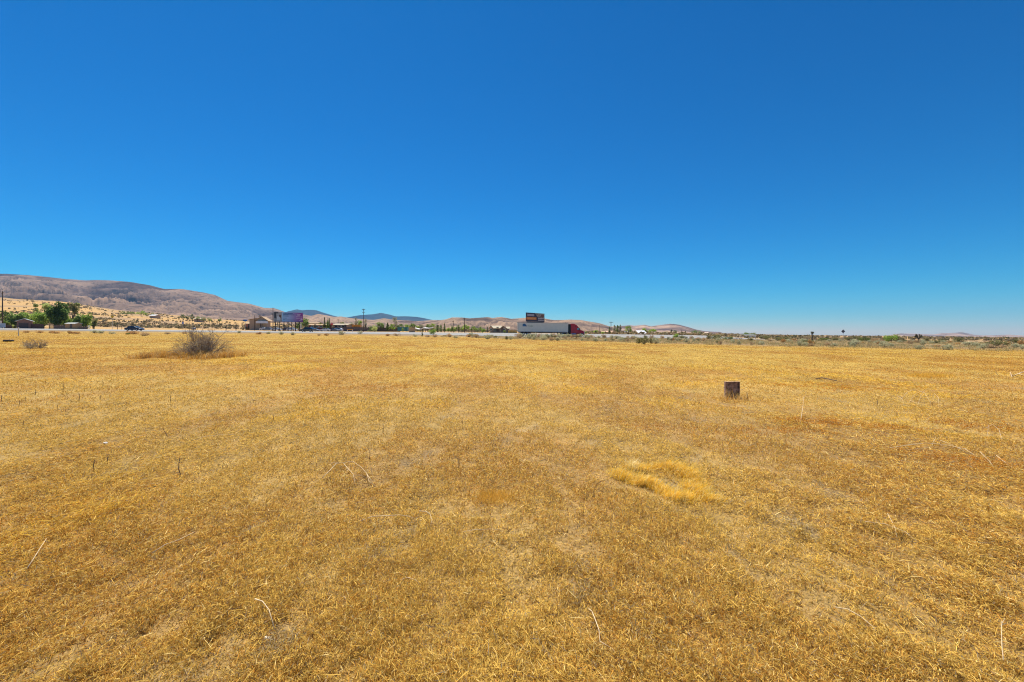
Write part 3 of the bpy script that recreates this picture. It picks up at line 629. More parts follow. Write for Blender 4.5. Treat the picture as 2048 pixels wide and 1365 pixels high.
for a in [(183, 198, 659.5, 667, 'sage'), (197, 211, 660.5, 667.4, 'sage'), (219, 229, 663, 668.6, 'sage'), (250, 259, 666, 669.6, 'green'), (280, 296, 663.5, 672.3, 'dry'), (74, 84, 660, 666.5, 'russet'), (96, 108, 661, 667, 'russet'), (106, 120, 661.5, 667.6, 'russet'), (135, 146, 661, 668, 'russet'), (146, 158, 662, 668, 'russet'), (48, 58, 660, 666, 'russet'), (252, 277, 659.3, 669, 'russet'), (330, 340, 664, 669, 'dry'), (365, 374, 664, 668.5, 'russet'),
          (474, 482, 663, 669, 'sage'), (530, 540, 664, 670, 'sage'), (512, 524, 665, 670, 'russet'), (559, 569, 663, 670.5, 'sage'), (580, 589, 663.5, 671, 'sage'), (634, 642, 667, 672, 'dry'), (648, 658, 666, 672, 'russet'), (679, 692, 662.5, 671.5, 'sage'), (716, 725, 663.5, 671, 'sage'), (772, 780, 666.5, 673, 'russet'), (788, 800, 667, 673, 'dry'), (826, 834, 668, 674, 'sage'), (850, 860, 669.5, 675, 'dry'), (866, 876, 668, 675, 'dry'), (893, 905, 666, 675, 'dry'), (908, 918, 671, 677, 'sage'), (937, 946, 665, 674, 'sage'), (946, 958, 667, 676, 'dry'), (966, 982, 668, 679, 'sage'), (986, 994, 671, 676, 'olive'), (1010, 1018, 672, 680, 'olive'), (1017, 1026, 670.5, 680, 'sage'), (1034, 1046, 668, 677, 'dry'), (1054, 1063, 669.5, 679, 'sage'), (1064, 1071, 672, 680, 'sage'), (1080, 1093, 671, 681, 'sage'), (1098, 1110, 672.5, 682, 'dry'), (1108, 1121, 673, 682, 'sage'), (1122, 1140, 666.5, 674, 'sage'), (1140, 1150, 668, 674.5, 'sage'), (1149, 1163, 667, 674.5, 'sage'), (1160, 1167, 675, 682, 'sage'), (1175, 1187, 669, 676, 'dry'), (1186, 1200, 674, 683.5, 'sage'), (1203, 1215, 668, 677, 'dry'), (1205, 1213, 676, 683, 'sage'),
          (1236, 1246, 671, 681, 'sage'), (1250, 1258, 676, 684, 'dry'), (1270, 1284, 673, 687.5, 'olive'), (1281, 1296, 672.5, 689, 'olive'), (1296, 1308, 674, 687.5, 'olive'), (1305, 1318, 673.5, 688, 'sage'), (1346, 1362, 666.5, 675, 'green'), (1365, 1378, 676, 685, 'sage'), (1384, 1394, 674, 683, 'sage'), (1400, 1412, 674, 683, 'dry'), (1412, 1424, 669, 680, 'olive'), (1424, 1446, 668, 679, 'olive'), (1437, 1445, 680, 690, 'dry'), (1452, 1466, 671, 680, 'green'), (1473, 1480, 678, 690, 'sage'), (1459, 1467, 678, 685, 'sage'), (1500, 1508, 683, 690, 'dry'), (1514, 1528, 681, 690, 'sage'), (1526, 1540, 668.5, 678, 'olive'), (1535, 1543, 678, 683, 'dry'), (1550, 1564, 674, 682, 'olive'), (1562, 1580, 672.5, 680, 'olive'), (1568, 1582, 677, 685, 'sage'), (1590, 1600, 678, 685, 'dry'), (1598, 1614, 676, 684, 'sage'), (1601, 1614, 683, 692.5, 'sage'), (1618, 1632, 686, 693, 'dry'), (1640, 1656, 672, 678.5, 'green'), (1645, 1660, 683, 692, 'dry'), (1664, 1676, 685.5, 693, 'sage'), (1658, 1674, 671, 678, 'olive'), (1690, 1706, 672, 680, 'olive'), (1696, 1712, 676.5, 686, 'sage'), (1700, 1714, 682, 694, 'sage'), (1722, 1738, 672.5, 683, 'green'), (1706, 1724, 671, 681, 'olive'), (1742, 1756, 673, 686, 'dry'), (1760, 1776, 681.5, 695.5, 'sage'), (1778, 1788, 685, 694, 'sage'), (1790, 1806, 674, 684.5, 'olive'), (1815, 1828, 679, 688, 'dry'), (1828, 1840, 689, 699, 'sage'), (1838, 1850, 679.5, 690.5, 'sage'), (1842, 1849, 690, 697, 'sage'), (1850, 1862, 674, 683, 'olive'), (1860, 1872, 680, 688, 'sage'), (1880, 1900, 687, 700, 'sage'), (1882, 1898, 677, 685, 'olive'), (1910, 1932, 675, 685, 'olive'), (1924, 1944, 682, 692, 'sage'), (1942, 1960, 684, 692.5, 'sage'), (1960, 1974, 686, 698, 'sage'), (1976, 1984, 687, 694, 'dry'), (1994, 2010, 688, 697, 'dry'), (2023, 2034, 677, 687, 'olive'), (2036, 2052, 680, 690, 'russet'), (2020, 2034, 686, 696, 'sage'), (2040, 2054, 688, 699, 'sage')]:
    pix_shrub(*a)
for k in range(17): pix_shrub(1030 + k * 8.4, 1030 + k * 8.4 + R.uniform(9, 14), 666.4 + R.uniform(-.6, 1.6) + k * .07, 676.5, R.choice(['sage', 'sage', 'sage', 'dry']), None, R.uniform(122, 133))
for k in range(16): put_shrub(1180 + k * 18 + R.uniform(-6, 6), R.uniform(112, 132), R.uniform(1.2, 2.0), R.uniform(.8, 1.25), R.choice(['sage', 'sage', 'olive', 'dry']))
# filler shrubs in the strip, in the same sizes
for k in range(130):
    px = R.uniform(930, 2190); e = float(edge_of_field(px)); Y = e + 2 + (134 - e) * R.random() ** .8
    put_shrub(px, Y, R.uniform(.7, 1.9), R.uniform(.4, 1.0), R.choice(['sage', 'sage', 'olive', 'olive', 'dry', 'russet']))

# the big dead bush, the small one left of it
M_DEAD = mat('dead_grey_twigs', (.26, .195, .14), .95, .35, 9); M_DEAD2 = mat('dead_tan_twigs', (.44, .36, .27), .95, .3, 9)
def dead_bush(name, px, Y, w, h, label, n, seed, mats, rad=.012, tuft=0):
    rr = random.Random(seed); p = ground(px, Y); t = thing(name, label, 'dead bush', p)
    groups = [MB(), MB()]
    def grow(mb, q, d, ln, r, lev):
        P = [q]; dd = d.copy()
        for k in range(4):
            dd = (dd + Vector((rr.gauss(0, .22), rr.gauss(0, .22), rr.gauss(.0, .20)))).normalized(); P.append(P[-1] + dd * ln / 4)
        if P[-1].z < -.05: return
        mb.tube(P, [r * (1 - .16 * k) for k in range(5)], 4, cap=False)
        if lev > 0:
            for k in range(rr.choice((3, 4))):
                b = P[rr.choice((1, 2, 3, 4))]; nd = (dd + Vector((rr.gauss(0, .75), rr.gauss(0, .75), rr.gauss(.18, .55)))).normalized(); grow(mb, b, nd, ln * rr.uniform(.45, .72), r * .55, lev - 1)
    for i in range(n):
        a = rr.uniform(0, 6.28); f = rr.random() ** .6
        tip = Vector((math.cos(a) * f * w / 2, math.sin(a) * f * w / 2 * .8, h * (1.1 - .92 * f ** 1.3) * rr.uniform(.55, 1.0)))
        st = Vector((math.cos(a) * .12 * w * f, math.sin(a) * .12 * w, 0)); d = tip - st
        grow(groups[0 if rr.random() < .62 else 1], st, d.normalized(), d.length * .72, rad, 3 if tuft else 2)
    groups[0].build('branches', mats[0], t); groups[1].build('twigs', mats[1], t)
    return t
dead_bush('dead_bush', 408, 24.5, 3.3, 2.0, 'big tangled grey dead bush standing alone in the field', 80, 5, (M_DEAD, M_DEAD2), .018, 3)
dead_bush('dead_bush', 72, 32, 1.9, .95, 'small low grey dead bush near the left edge', 30, 6, (M_DEAD, M_DEAD2), .015, 3)
dead_bush('dead_bush', 1990, 74, 3.0, 1.5, 'big twiggy grey bush among the sagebrush on the right', 30, 8, (M_DEAD, M_DEAD2), .03)
dead_bush('dead_bush', 1476, 125, 3.6, 1.8, 'sparse bare bush on the skyline left of the flat topped hedge', 14, 9, (M_DEAD, M_DEAD2), .03)
pix_shrub(1972, 2008, 672, 686.5, 'olive', 'dark olive shrub growing under the big twiggy bush', 73)

# scrub on the hill and on the far plain: a mass of dots
def scrub_mass(name, region, n, seed, size):
    g = rng(seed); out = []; X = []; Y = []
    lo, hi, p0, p1 = region
    Yv = np.exp(np.log(lo) + (np.log(hi) - np.log(lo)) * g.random(n * 3)); px = p0 + (p1 - p0) * g.random(n * 3); x = (px - 1024) / F * Yv
    den = fbm(x * .02, Yv * .02, 3, seed + 5); k = (g.random(n * 3) < ss(.3, .7, den))
    x, Yv = x[k][:n], Yv[k][:n]; z = gz(x, Yv); n = len(x)
    s = size * (.5 + g.random(n)) * (1 + .0005 * Yv); m = 10
    i = np.repeat(np.arange(n), m); d = g.normal(0, 1, (n * m, 3)); d /= np.linalg.norm(d, axis=1)[:, None]
    c = np.stack([x[i], Yv[i], z[i]], -1) + d * (s[i] * .42)[:, None] * np.array([1.1, 1.1, .6]) + np.array([0, 0, 1]) * (s[i] * .28)[:, None]
    a = g.normal(0, 1, (n * m, 3)); a /= np.linalg.norm(a, axis=1)[:, None]; b = np.cross(a, g.normal(0, 1, (n * m, 3))); b /= np.linalg.norm(b, axis=1)[:, None] + 1e-6
    q = (s[i] * .3)[:, None]
    V = np.stack([c - a * q, c + b * q * .9, c + a * q, c - b * q * .9], 1).reshape(-1, 3); T = np.arange(len(V)).reshape(-1, 4)
    pal = np.array([(.20, .16, .09), (.27, .22, .13), (.33, .25, .15), (.16, .15, .08), (.38, .30, .18)]); C = pal[g.integers(0, 5, n)][i] * (.8 + .4 * g.random(n * m))[:, None]
    o = bpy.data.objects.new(name, fastmesh(name, V, T, M_LEAF, np.repeat(C, 4, 0))); link(o); tag(o, kind='stuff')
def low_scrub():
    # knee-high straw and sage seedlings between the shrubs of the strip
    g = rng(31); n = 5200; px = 880 + 1400 * g.random(n); e = edge_of_field(px); Y = e - 3 + (135 - e) * g.random(n); x = (px - 1024) / F * Y
    den = fbm(x * .25, Y * .12, 3, 77); k = g.random(n) < ss(.3, .6, den); P = np.stack([x[k], Y[k]], -1)
    me = tuft_mesh('low_scrub', P, 22, .42, .24, [(.58, .43, .19), (.50, .38, .19), (.34, .34, .18), (.26, .26, .11), (.44, .30, .14)], g, .03, .7)
    tag(link(bpy.data.objects.new('low_scrub', me)), kind='stuff')
low_scrub()
scrub_mass('hill_scrub', (235, 760, -250, 760), 2200, 4, 1.5)
scrub_mass('plain_scrub', (178, 900, 1180, 2300), 2200, 6, 1.4)
scrub_mass('valley_scrub', (300, 1500, 560, 1300), 1500, 8, 2.0)

# ------------------------------------------------------------------ trees
M_TREE = leafmat('tree_leaf', .42); M_TRUNK = mat('brown_bark', (.14, .10, .075), .95, .3, 5)
LEAVES = {'green': [(.14, .20, .035), (.18, .25, .05), (.10, .155, .03), (.22, .28, .07)], 'dark': [(.045, .075, .022), (.065, .105, .032), (.036, .058, .02), (.10, .145, .04)], 'pale': [(.23, .27, .09), (.28, .31, .12), (.19, .23, .07), (.32, .32, .15)], 'olive': [(.13, .145, .055), (.17, .175, .075), (.10, .115, .045)], 'grey': [(.18, .18, .12), (.23, .22, .15), (.13, .135, .085)], 'mid': [(.09, .135, .035), (.12, .17, .045), (.07, .105, .03), (.155, .20, .06)]}
TREEN = [0]
def tree(px, top, w, Y, form, leaf, label, name='tree', base=None, n=900, cat='tree', group=None, z=None):
    """px centre column, top row, crown width in picture pixels, distance"""
    TREEN[0] += 1; seed = 300 + TREEN[0]; g = rng(seed); rr = random.Random(seed)
    p = ground(px, Y); H = EYE + (H0 - top) / F * Y - p.z; W = w / F * Y; H = max(H, 1.2)
    t = thing(name, label, cat, p, 0, group); mb = MB()
    tr = max(.06, H * .022)
    cl = []   # clumps: centre and radii
    if form == 'round':
        for k in range(11):
            a = rr.uniform(0, 6.28); f = rr.random() ** .5 * .36; cl.append((math.cos(a) * W * f, math.sin(a) * W * f, H * rr.uniform(.38, .84), W * rr.uniform(.15, .25), H * rr.uniform(.10, .17)))
        cl.append((rr.uniform(-.1, .1) * W, 0, H * .86, W * .2, H * .14)); cl.append((-.32 * W, 0, H * .5, W * .18, H * .14)); cl.append((.32 * W, 0, H * .52, W * .18, H * .14))
    elif form == 'conifer':
        for k in range(16):
            f = k / 15; a = rr.uniform(0, 6.28); rad = W * .5 * (1 - f) ** .8 * rr.uniform(.55, 1.0); cl.append((math.cos(a) * rad * .5, math.sin(a) * rad * .5, H * (.14 + .84 * f), max(rad * .62, W * .05), H * .07))
    elif form == 'column':
        for k in range(12):
            f = k / 11; ww = W * .5 * (math.sin(math.pi * (.12 + .84 * f)) ** .6); a = rr.uniform(0, 6.28); cl.append((math.cos(a) * ww * .3, math.sin(a) * ww * .3, H * (.12 + .82 * f), ww * .75, H * .085))
    elif form == 'feather':
        for k in range(13):
            a = rr.uniform(0, 6.28); f = rr.random() ** .5 * .42; zz = rr.uniform(.3, .92); cl.append((math.cos(a) * W * f * (1.1 - .5 * zz), math.sin(a) * W * f, H * zz, W * rr.uniform(.09, .17), H * rr.uniform(.06, .13)))
    elif form == 'bush':
        for k in range(9):
            a = rr.uniform(0, 6.28); f = rr.random() ** .5 * .33; cl.append((math.cos(a) * W * f, math.sin(a) * W * f, H * rr.uniform(.2, .74), W * rr.uniform(.17, .26), H * rr.uniform(.17, .26)))
    A = np.array(cl); zmax = (A[:, 2] + A[:, 4]).max(); k_ = H / zmax; A[:, 2] *= k_; A[:, 4] *= k_
    fork = H * (.12 if form == 'bush' else .3)
    mb.tube([(0, 0, -.15), (rr.uniform(-.02, .02) * H, 0, fork * .5), (rr.uniform(-.03, .03) * H, 0, fork), (0, 0, H * (.9 if form in ('conifer', 'column') else .6))], [tr * 1.3, tr, tr * .85, tr * .25], 7)
    for c in A[:9]:
        q = Vector((0, 0, fork * rr.uniform(.7, 1.1))); e = Vector(c[:3]); m_ = (q + e) / 2 + Vector((0, 0, -.03 * H)); mb.tube([q, m_, e], [tr * .55, tr * .36, tr * .12], 5, cap=False)
    mb.build('trunk', M_TRUNK, t, smooth=True)
    i = g.integers(0, len(A), n); d = g.normal(0, 1, (n, 3)); d /= np.linalg.norm(d, axis=1)[:, None]; rad = g.random(n) ** .4 * 1.06
    c = A[i, :3] + d * np.stack([A[i, 3], A[i, 3], A[i, 4]], -1) * rad[:, None]; c[:, 2] = np.maximum(c[:, 2], .05 * H)
    ls = max(W * H, .5) ** .5 * .045 * (.7 if form == 'feather' else 1.0)
    a = d * .5 + g.normal(0, .8, (n, 3)); a[:, 2] *= .8; a /= np.linalg.norm(a, axis=1)[:, None]; b = np.cross(a, g.normal(0, 1, (n, 3))); b /= np.linalg.norm(b, axis=1)[:, None] + 1e-6
    q = (ls * (.6 + .8 * g.random(n)))[:, None]
    V = np.stack([c - a * q, c + b * q * .6, c + a * q * 1.15, c - b * q * .6], 1).reshape(-1, 3); T = np.arange(len(V)).reshape(-1, 4)
    pal = np.array(LEAVES[leaf]); tone = .72 + .56 * g.random(len(A))
    C = pal[g.integers(0, len(pal), n)] * (1.9 * tone[i] * (.8 + .4 * g.random(n)))[:, None]
    o = bpy.data.objects.new('crown', fastmesh('crown', V, T, M_TREE, np.repeat(C, 4, 0))); link(o, t)
    return t
for a in [
    (16, 622, 36, 194, 'bush', 'mid', 'dark leafy tree beside the leftmost utility pole'),
    (36, 626, 28, 196, 'bush', 'mid', 'grey-green leafy tree left of the pale roofed shed'),
    (58, 625, 32, 205, 'bush', 'green', 'bright green tree behind the pale roofed shed'),
    (84, 606, 40, 212, 'feather', 'pale', 'tall pale green feathery tree behind the shed trees'),
    (88, 624, 40, 200, 'bush', 'green', 'low bright green tree right of the shed'),
    (115, 604.5, 36, 190, 'bush', 'dark', 'tall dark evergreen in the yard on the left', 3000),
    (144, 605, 26, 204, 'feather', 'olive', 'thin sparse olive tree right of the dark evergreen'),
    (138, 632, 26, 196, 'bush', 'green', 'low leafy tree in front of the sparse olive tree'),
    (158, 627, 22, 190, 'bush', 'mid', 'medium green tree near the end of the yard fence'),
    (172, 627, 20, 188, 'bush', 'green', 'last green tree at the right end of the yard'),
    (188, 636, 10, 186, 'bush', 'olive', 'small olive tree right of the yard trees'),
    (30, 650, 8, 184, 'bush', 'pale', 'small yellow-green bush left of the shed'),
]: tree(a[0], a[1], a[2], a[3], a[4], a[5], a[6], n=(a[7] if len(a) > 7 else 1700))
for i, a in enumerate([(245, 622, 10, 520), (254, 623, 12, 520), (264, 623, 12, 520), (282, 621.5, 22, 510), (294, 625, 8, 510), (305, 624, 6, 515)]):
    tree(a[0], a[1], a[2], a[3], 'round', 'green' if i == 3 else 'mid', ['low green tree at the left end of the hillside row', 'second tree of the hillside row', 'third tree of the hillside row', 'biggest brightest tree of the hillside row', 'little dark tree right of the biggest hillside tree', 'lone small tree beside the pale hillside roof'][i], n=420, group='trees in a row on the hill')
for i, a in enumerate([(366, 628.5, 8, 480), (375, 629, 8, 480), (385, 628, 9, 480), (395, 632, 10, 470), (407, 634, 10, 470), (419, 635, 9, 465), (439, 633, 8, 450)]):
    tree(a[0], a[1], a[2], a[3], 'round', 'dark' if i < 3 else 'mid', ['first of three dark trees above the small blue sign', 'second of three dark trees above the small blue sign', 'third and fullest of three dark trees above the small blue sign', 'low green tree right of the three dark hill trees', 'second low green tree right of the three dark hill trees', 'third low green tree toward the lone pointed tree', 'lone pointed dark tree on the lower slope'][i], n=380, group='dark trees low on the hill')
for a in [
    (610, 636, 20, 200, 'round', 'mid', 'rounded green tree at the right end of the purple billboard'),
    (599, 644, 14, 205, 'round', 'dark', 'dark tree behind the right posts of the purple billboard'),
    (641, 646, 10, 225, 'round', 'mid', 'small green tree above the red ranch building'),
    (649, 634.5, 9, 215, 'conifer', 'dark', 'ragged dark conifer right of the red ranch building'),
    (655, 641, 8, 222, 'column', 'green', 'leafy green tree between the conifer and cypresses'),
    (656, 637.5, 3.6, 216, 'column', 'dark', 'shorter of two slim cypresses by the ranch'),
    (658.8, 636, 3.6, 216, 'column', 'dark', 'taller of two slim cypresses by the ranch'),
    (686, 644, 13, 260, 'round', 'olive', 'low olive tree behind the flat tan building'),
    (702, 645, 14, 240, 'round', 'grey', 'grey-green tree left of the orange trailer'),
    (712, 634.5, 8, 240, 'feather', 'grey', 'tall thin grey tree behind the orange trailer'),
    (719, 640, 10, 238, 'round', 'green', 'green tree just left of the pole with two crossarms'),
    (731, 637, 9, 238, 'feather', 'grey', 'wispy tree just right of the pole with two crossarms'),
    (749, 650, 14, 205, 'bush', 'pale', 'pale yellow-green bush right of the two-crossarm pole'),
    (760, 644, 18, 225, 'round', 'mid', 'dense mid green tree right of the two-crossarm pole'),
    (775, 645.5, 8, 222, 'column', 'dark', 'narrow dark tree left of the tall feathery tree'),
    (788, 634, 16, 250, 'feather', 'grey', 'tall feathery grey tree above the tree line'),
    (783, 648, 16, 222, 'round', 'green', 'bright tree below the tall feathery tree'),
    (800, 648, 16, 228, 'round', 'mid', 'leafy tree behind the left end of the teal container'),
    (814, 648.5, 16, 230, 'round', 'green', 'leafy tree behind the right end of the teal container'),
    (826, 646.5, 18, 235, 'round', 'mid', 'full dark green tree behind the tan wall'),
    (845, 649, 18, 250, 'round', 'grey', 'dull grey-green tree behind the white canopy'),
    (857, 648, 12, 232, 'round', 'mid', 'green tree behind the right end of the canopy'),
    (865, 646.5, 10, 232, 'round', 'green', 'taller green tree just past the canopy'),
    (806, 655.5, 6, 180, 'bush', 'green', 'small green bush in front of the teal container'),
    (875, 650, 12, 215, 'column', 'dark', 'dark narrow tree right of the round roadside bush'),
    (882, 649.5, 8, 212, 'column', 'mid', 'slim tree in the gap left of the taller pine'),
    (889, 647, 10, 205, 'conifer', 'mid', 'shaggy pine between the two utility poles on the left side'),
    (896, 655.5, 9, 190, 'bush', 'green', 'leafy bush at the foot of the shaggy pine'),
    (917, 650, 10, 200, 'round', 'mid', 'dense pine left of the taller utility pole'),
    (932, 649, 16, 202, 'round', 'green', 'wide green pine behind the taller utility pole'),
    (944, 653, 9, 205, 'round', 'mid', 'dark green tree right of the wide pine'),
    (955, 655, 12, 205, 'bush', 'mid', 'low hedge-like tree left of the brown roofed house'),
    (966, 655.5, 12, 195, 'bush', 'green', 'bright low tree nearest the brown roofed house'),
    (975, 653.5, 3, 225, 'column', 'dark', 'tiny dark cypress beside the brown roofed house'),
    (1009, 661, 8, 178, 'bush', 'mid', 'low dark bush in front of the brown roofed house'),
    (1171, 663, 7, 190, 'bush', 'green', 'small green bush just past the truck bumper'),
    (1192, 660, 15, 230, 'round', 'green', 'rounded green tree past the truck'),
    (1219, 653, 8, 215, 'conifer', 'olive', 'olive conifer below the crossarm pole past the truck'),
    (1229, 650, 9, 225, 'column', 'grey', 'left grey poplar of the row past the truck'),
    (1235, 650.5, 9, 226, 'column', 'mid', 'middle poplar of the row past the truck'),
    (1240, 649.5, 9, 225, 'column', 'grey', 'right poplar of the row past the truck'),
    (1257, 652, 15, 215, 'round', 'green', 'full round green tree left of the white barn'),
    (1270, 660.5, 6, 212, 'conifer', 'mid', 'small dark conifer beside the white barn'),
    (1288, 656, 12, 262, 'round', 'green', 'green treetop showing over the white barn roof'),
    (1304, 658, 17, 225, 'round', 'green', 'spreading green tree right of the white barn'),
    (1322, 666, 5, 200, 'bush', 'olive', 'small olive bush among the bare posts'),
    (1343, 659.5, 6, 220, 'column', 'dark', 'slim dark tree right of the bare posts'),
    (1350, 661, 8, 222, 'round', 'mid', 'round tree beside the slim dark tree'),
    (1371, 661.5, 4, 240, 'column', 'dark', 'lone narrow dark tree left of the spreading grove'),
    (1379, 666, 9, 235, 'bush', 'mid', 'low bush at the left of the spreading grove'),
    (1393, 661, 20, 240, 'round', 'mid', 'spreading dark green grove left of the peach house'),
    (1407, 666, 10, 228, 'bush', 'mid', 'low green tree touching the peach house'),
    (1491, 664.5, 12, 206, 'bush', 'mid', 'left part of the flat topped hedge on the skyline'),
    (1503, 665.3, 17, 206, 'bush', 'olive', 'right part of the flat topped hedge on the skyline'),
    (1783, 668.5, 26, 112, 'bush', 'green', 'round topped green desert tree on the right skyline'),
    (742, 652, 12, 215, 'bush', 'mid', 'low green thicket just behind the pale yellow-green bush'),
    (835, 651, 12, 240, 'bush', 'green', 'leafy thicket behind the left half of the canopy'),
    (903, 652, 10, 215, 'bush', 'mid', 'dark thicket at the foot of the shorter pole'),
    (910, 654, 9, 205, 'bush', 'green', 'bright thicket just right of the shorter pole'),
    (924, 653, 10, 210, 'bush', 'mid', 'thicket filling the gap between pine and taller pole'),
    (949, 652, 9, 225, 'round', 'green', 'small bright tree behind the dark green tree and hedge'),
    (961, 653, 8, 225, 'round', 'mid', 'small round tree behind the low hedge by the house'),
    (1182, 662, 9, 225, 'bush', 'mid', 'low thicket left of the rounded tree past the truck'),
    (1206, 663, 10, 225, 'bush', 'green', 'low thicket right of the rounded tree past the truck'),
    (1330, 663, 14, 235, 'bush', 'olive', 'olive thicket behind the bare posts'),
    (866.5, 658, 17, 132, 'bush', 'green', 'round green bush on the near side of the road'),
]: tree(a[0], a[1], a[2], a[3], a[4], a[5], a[6], n=700)
tree(844.5, 660.5, 6.5, 116, 'conifer', 'olive', 'small ragged juniper standing before the road', n=700)
tree(1352, 666.8, 14, 133, 'bush', 'green', 'compact green bush on the road edge right of the barn', n=500)

# joshua trees
M_JLEAF = leafmat('spiky_leaf', .15)
def joshua(px, top, Y, arms, label, seed):
    rr = random.Random(seed); g = rng(seed); p = ground(px, Y); H = EYE + (H0 - top) / F * Y - p.z
    t = thing('joshua_tree', label, 'tree', p); mb = MB(); heads = []
    for P in arms:
        Q = [Vector((a * H, b * H, c * H)) for a, b, c in P]; r0 = H * .065
        mb.tube(Q, [r0 * (1 - .12 * k) for k in range(len(Q))], 7); heads.append((Q[-1], (Q[-1] - Q[-2]).normalized()))
    mb.build('trunk', mat('shaggy_bark', (.12, .095, .07), .95, .35, 6), t, smooth=True)
    X = []
    for q, d in heads:
        for k in range(150):
            v = (d * .5 + Vector((rr.gauss(0, 1), rr.gauss(0, 1), rr.gauss(0, 1))).normalized()).normalized(); X.append((q - d * H * .05 * rr.random() * 2, v))
    n = len(X); c = np.array([x[0][:] for x in X]); v = np.array([x[1][:] for x in X]); s = np.cross(v, g.normal(0, 1, (n, 3))); s /= np.linalg.norm(s, axis=1)[:, None]
    ln = H * .13 * (.6 + .5 * g.random(n))[:, None]; w = H * .014
    V = np.stack([c - s * w, c + s * w, c + v * ln], 1).reshape(-1, 3); T = np.arange(len(V)).reshape(-1, 3)
    C = np.array([(.09, .13, .05), (.13, .16, .07), (.07, .10, .045), (.2, .18, .1)])[g.integers(0, 4, n)]
    o = bpy.data.objects.new('crown', fastmesh('crown', V, T, M_JLEAF, np.repeat(C, 3, 0))); link(o, t)
joshua(1624.5, 661.8, 118, [[(0, 0, -.05), (-.01, 0, .4), (-.03, 0, .75), (-.06, 0, .86)], [(-.02, 0, .62), (.05, 0, .74), (.08, 0, .84)]], 'stubby two headed joshua tree on the right skyline', 1)
joshua(1837, 667.5, 105, [[(0, 0, -.05), (0, 0, .3), (-.06, 0, .5), (-.22, .05, .62), (-.3, .05, .72)], [(0, 0, .3), (.08, 0, .5), (.13, 0, .68), (.1, 0, .86)], [(-.05, 0, .46), (-.04, .1, .66), (-.1, .1, .82)], [(.1, 0, .55), (.24, -.05, .66), (.3, 0, .8)], [(-.2, .05, .6), (-.24, .05, .78), (-.2, .05, .88)]], 'branching many armed joshua tree on the right skyline', 2)

# ------------------------------------------------------------------ poles, signs, fences
M_POLE = mat('creosoted_wood', (.085, .055, .04), .9, .3, 4); M_STEEL = mat('galvanised_steel', (.42, .43, .44), .45, .12, 8, .7); M_INS = mat('insulator', (.45, .47, .46), .3, .1, 9)
def utility_pole(px, top, Y, label, arms=((.3, 2.4),), r=.16, wide=1.0):
    p = ground(px, Y); H = EYE + (H0 - top) / F * Y - p.z; t = thing('utility_pole', label, 'utility pole', p)
    mb = MB(); mb.tube([(0, 0, -.5), (0, 0, H * .5), (0, 0, H)], [r, r * .85, r * .65], 8); mb.build('pole', M_POLE, t, smooth=True)
    for dz, w in arms:
        mb = MB(); mb.box((0, -r, H - dz), (w * wide, .11, .14)); mb.tube([(-w * .3, -r, H - dz), (0, -r * .9, H - dz - .6)], .025, 5); mb.tube([(w * .3, -r, H - dz), (0, -r * .9, H - dz - .6)], .025, 5)
        a = mb.build('crossarm', M_POLE, t); mi = MB()
        for k in (-.46, -.2, .2, .46): mi.tube([(k * w * wide, -r, H - dz + .07), (k * w * wide, -r, H - dz + .16), (k * w * wide, -r, H - dz + .25)], [.04, .075, .03], 8)
        mi.build('insulator', M_INS, a)
utility_pole(5, 583, 182, 'tall wooden utility pole with one crossarm at the left edge', ((.35, 2.9),), .22)
utility_pole(727.3, 618, 176, 'utility pole with two crossarms standing before the blue mountains', ((.25, 1.3), (1.35, 1.2)), .13)
utility_pole(906.5, 641.5, 200, 'shorter pole left of the wide green pine', ((.3, .9),), .13)
utility_pole(929, 636, 190, 'tall pole in front of the wide green pine', ((.3, 1.0),), .15)
utility_pole(546, 616, 174, 'bare dark pole touching the left end of the purple billboard', ((2.3, 1.0),), .17)
utility_pole(509.5, 631, 210, 'brown wooden pole in front of the two storey house', (), .17)
utility_pole(1222, 644, 230, 'pole with a small crossarm above the olive conifer', ((.3, 2.2),), .16)
utility_pole(1198.5, 650, 240, 'thin bare pole right of the red truck', (), .12)
utility_pole(1131.3, 644, 235, 'pole tip rising over the front of the trailer', (), .12)
utility_pole(676.5, 639, 300, 'thin distant pole above the flat tan building', ((.4, 1.6),), .12)
utility_pole(1363, 661, 235, 'short pole between the round tree and the grove', ((.3, 1.0),), .11)

def text_mesh(name, body, size, m, parent, loc, rot, ext=.004):
    cu = bpy.data.curves.new(name, 'FONT'); cu.body = body; cu.size = size; cu.extrude = ext; cu.align_x = 'CENTER'; cu.align_y = 'CENTER'
    o = bpy.data.objects.new(name, cu); COL.objects.link(o); dg = bpy.context.evaluated_depsgraph_get(); dg.update()
    me = bpy.data.meshes.new_from_object(o.evaluated_get(dg)); bpy.data.objects.remove(o); me.name = name; me.materials.clear(); me.materials.append(m)
    n = bpy.data.objects.new(name, me); link(n, parent); n.location = loc; n.rotation_euler = rot; return n

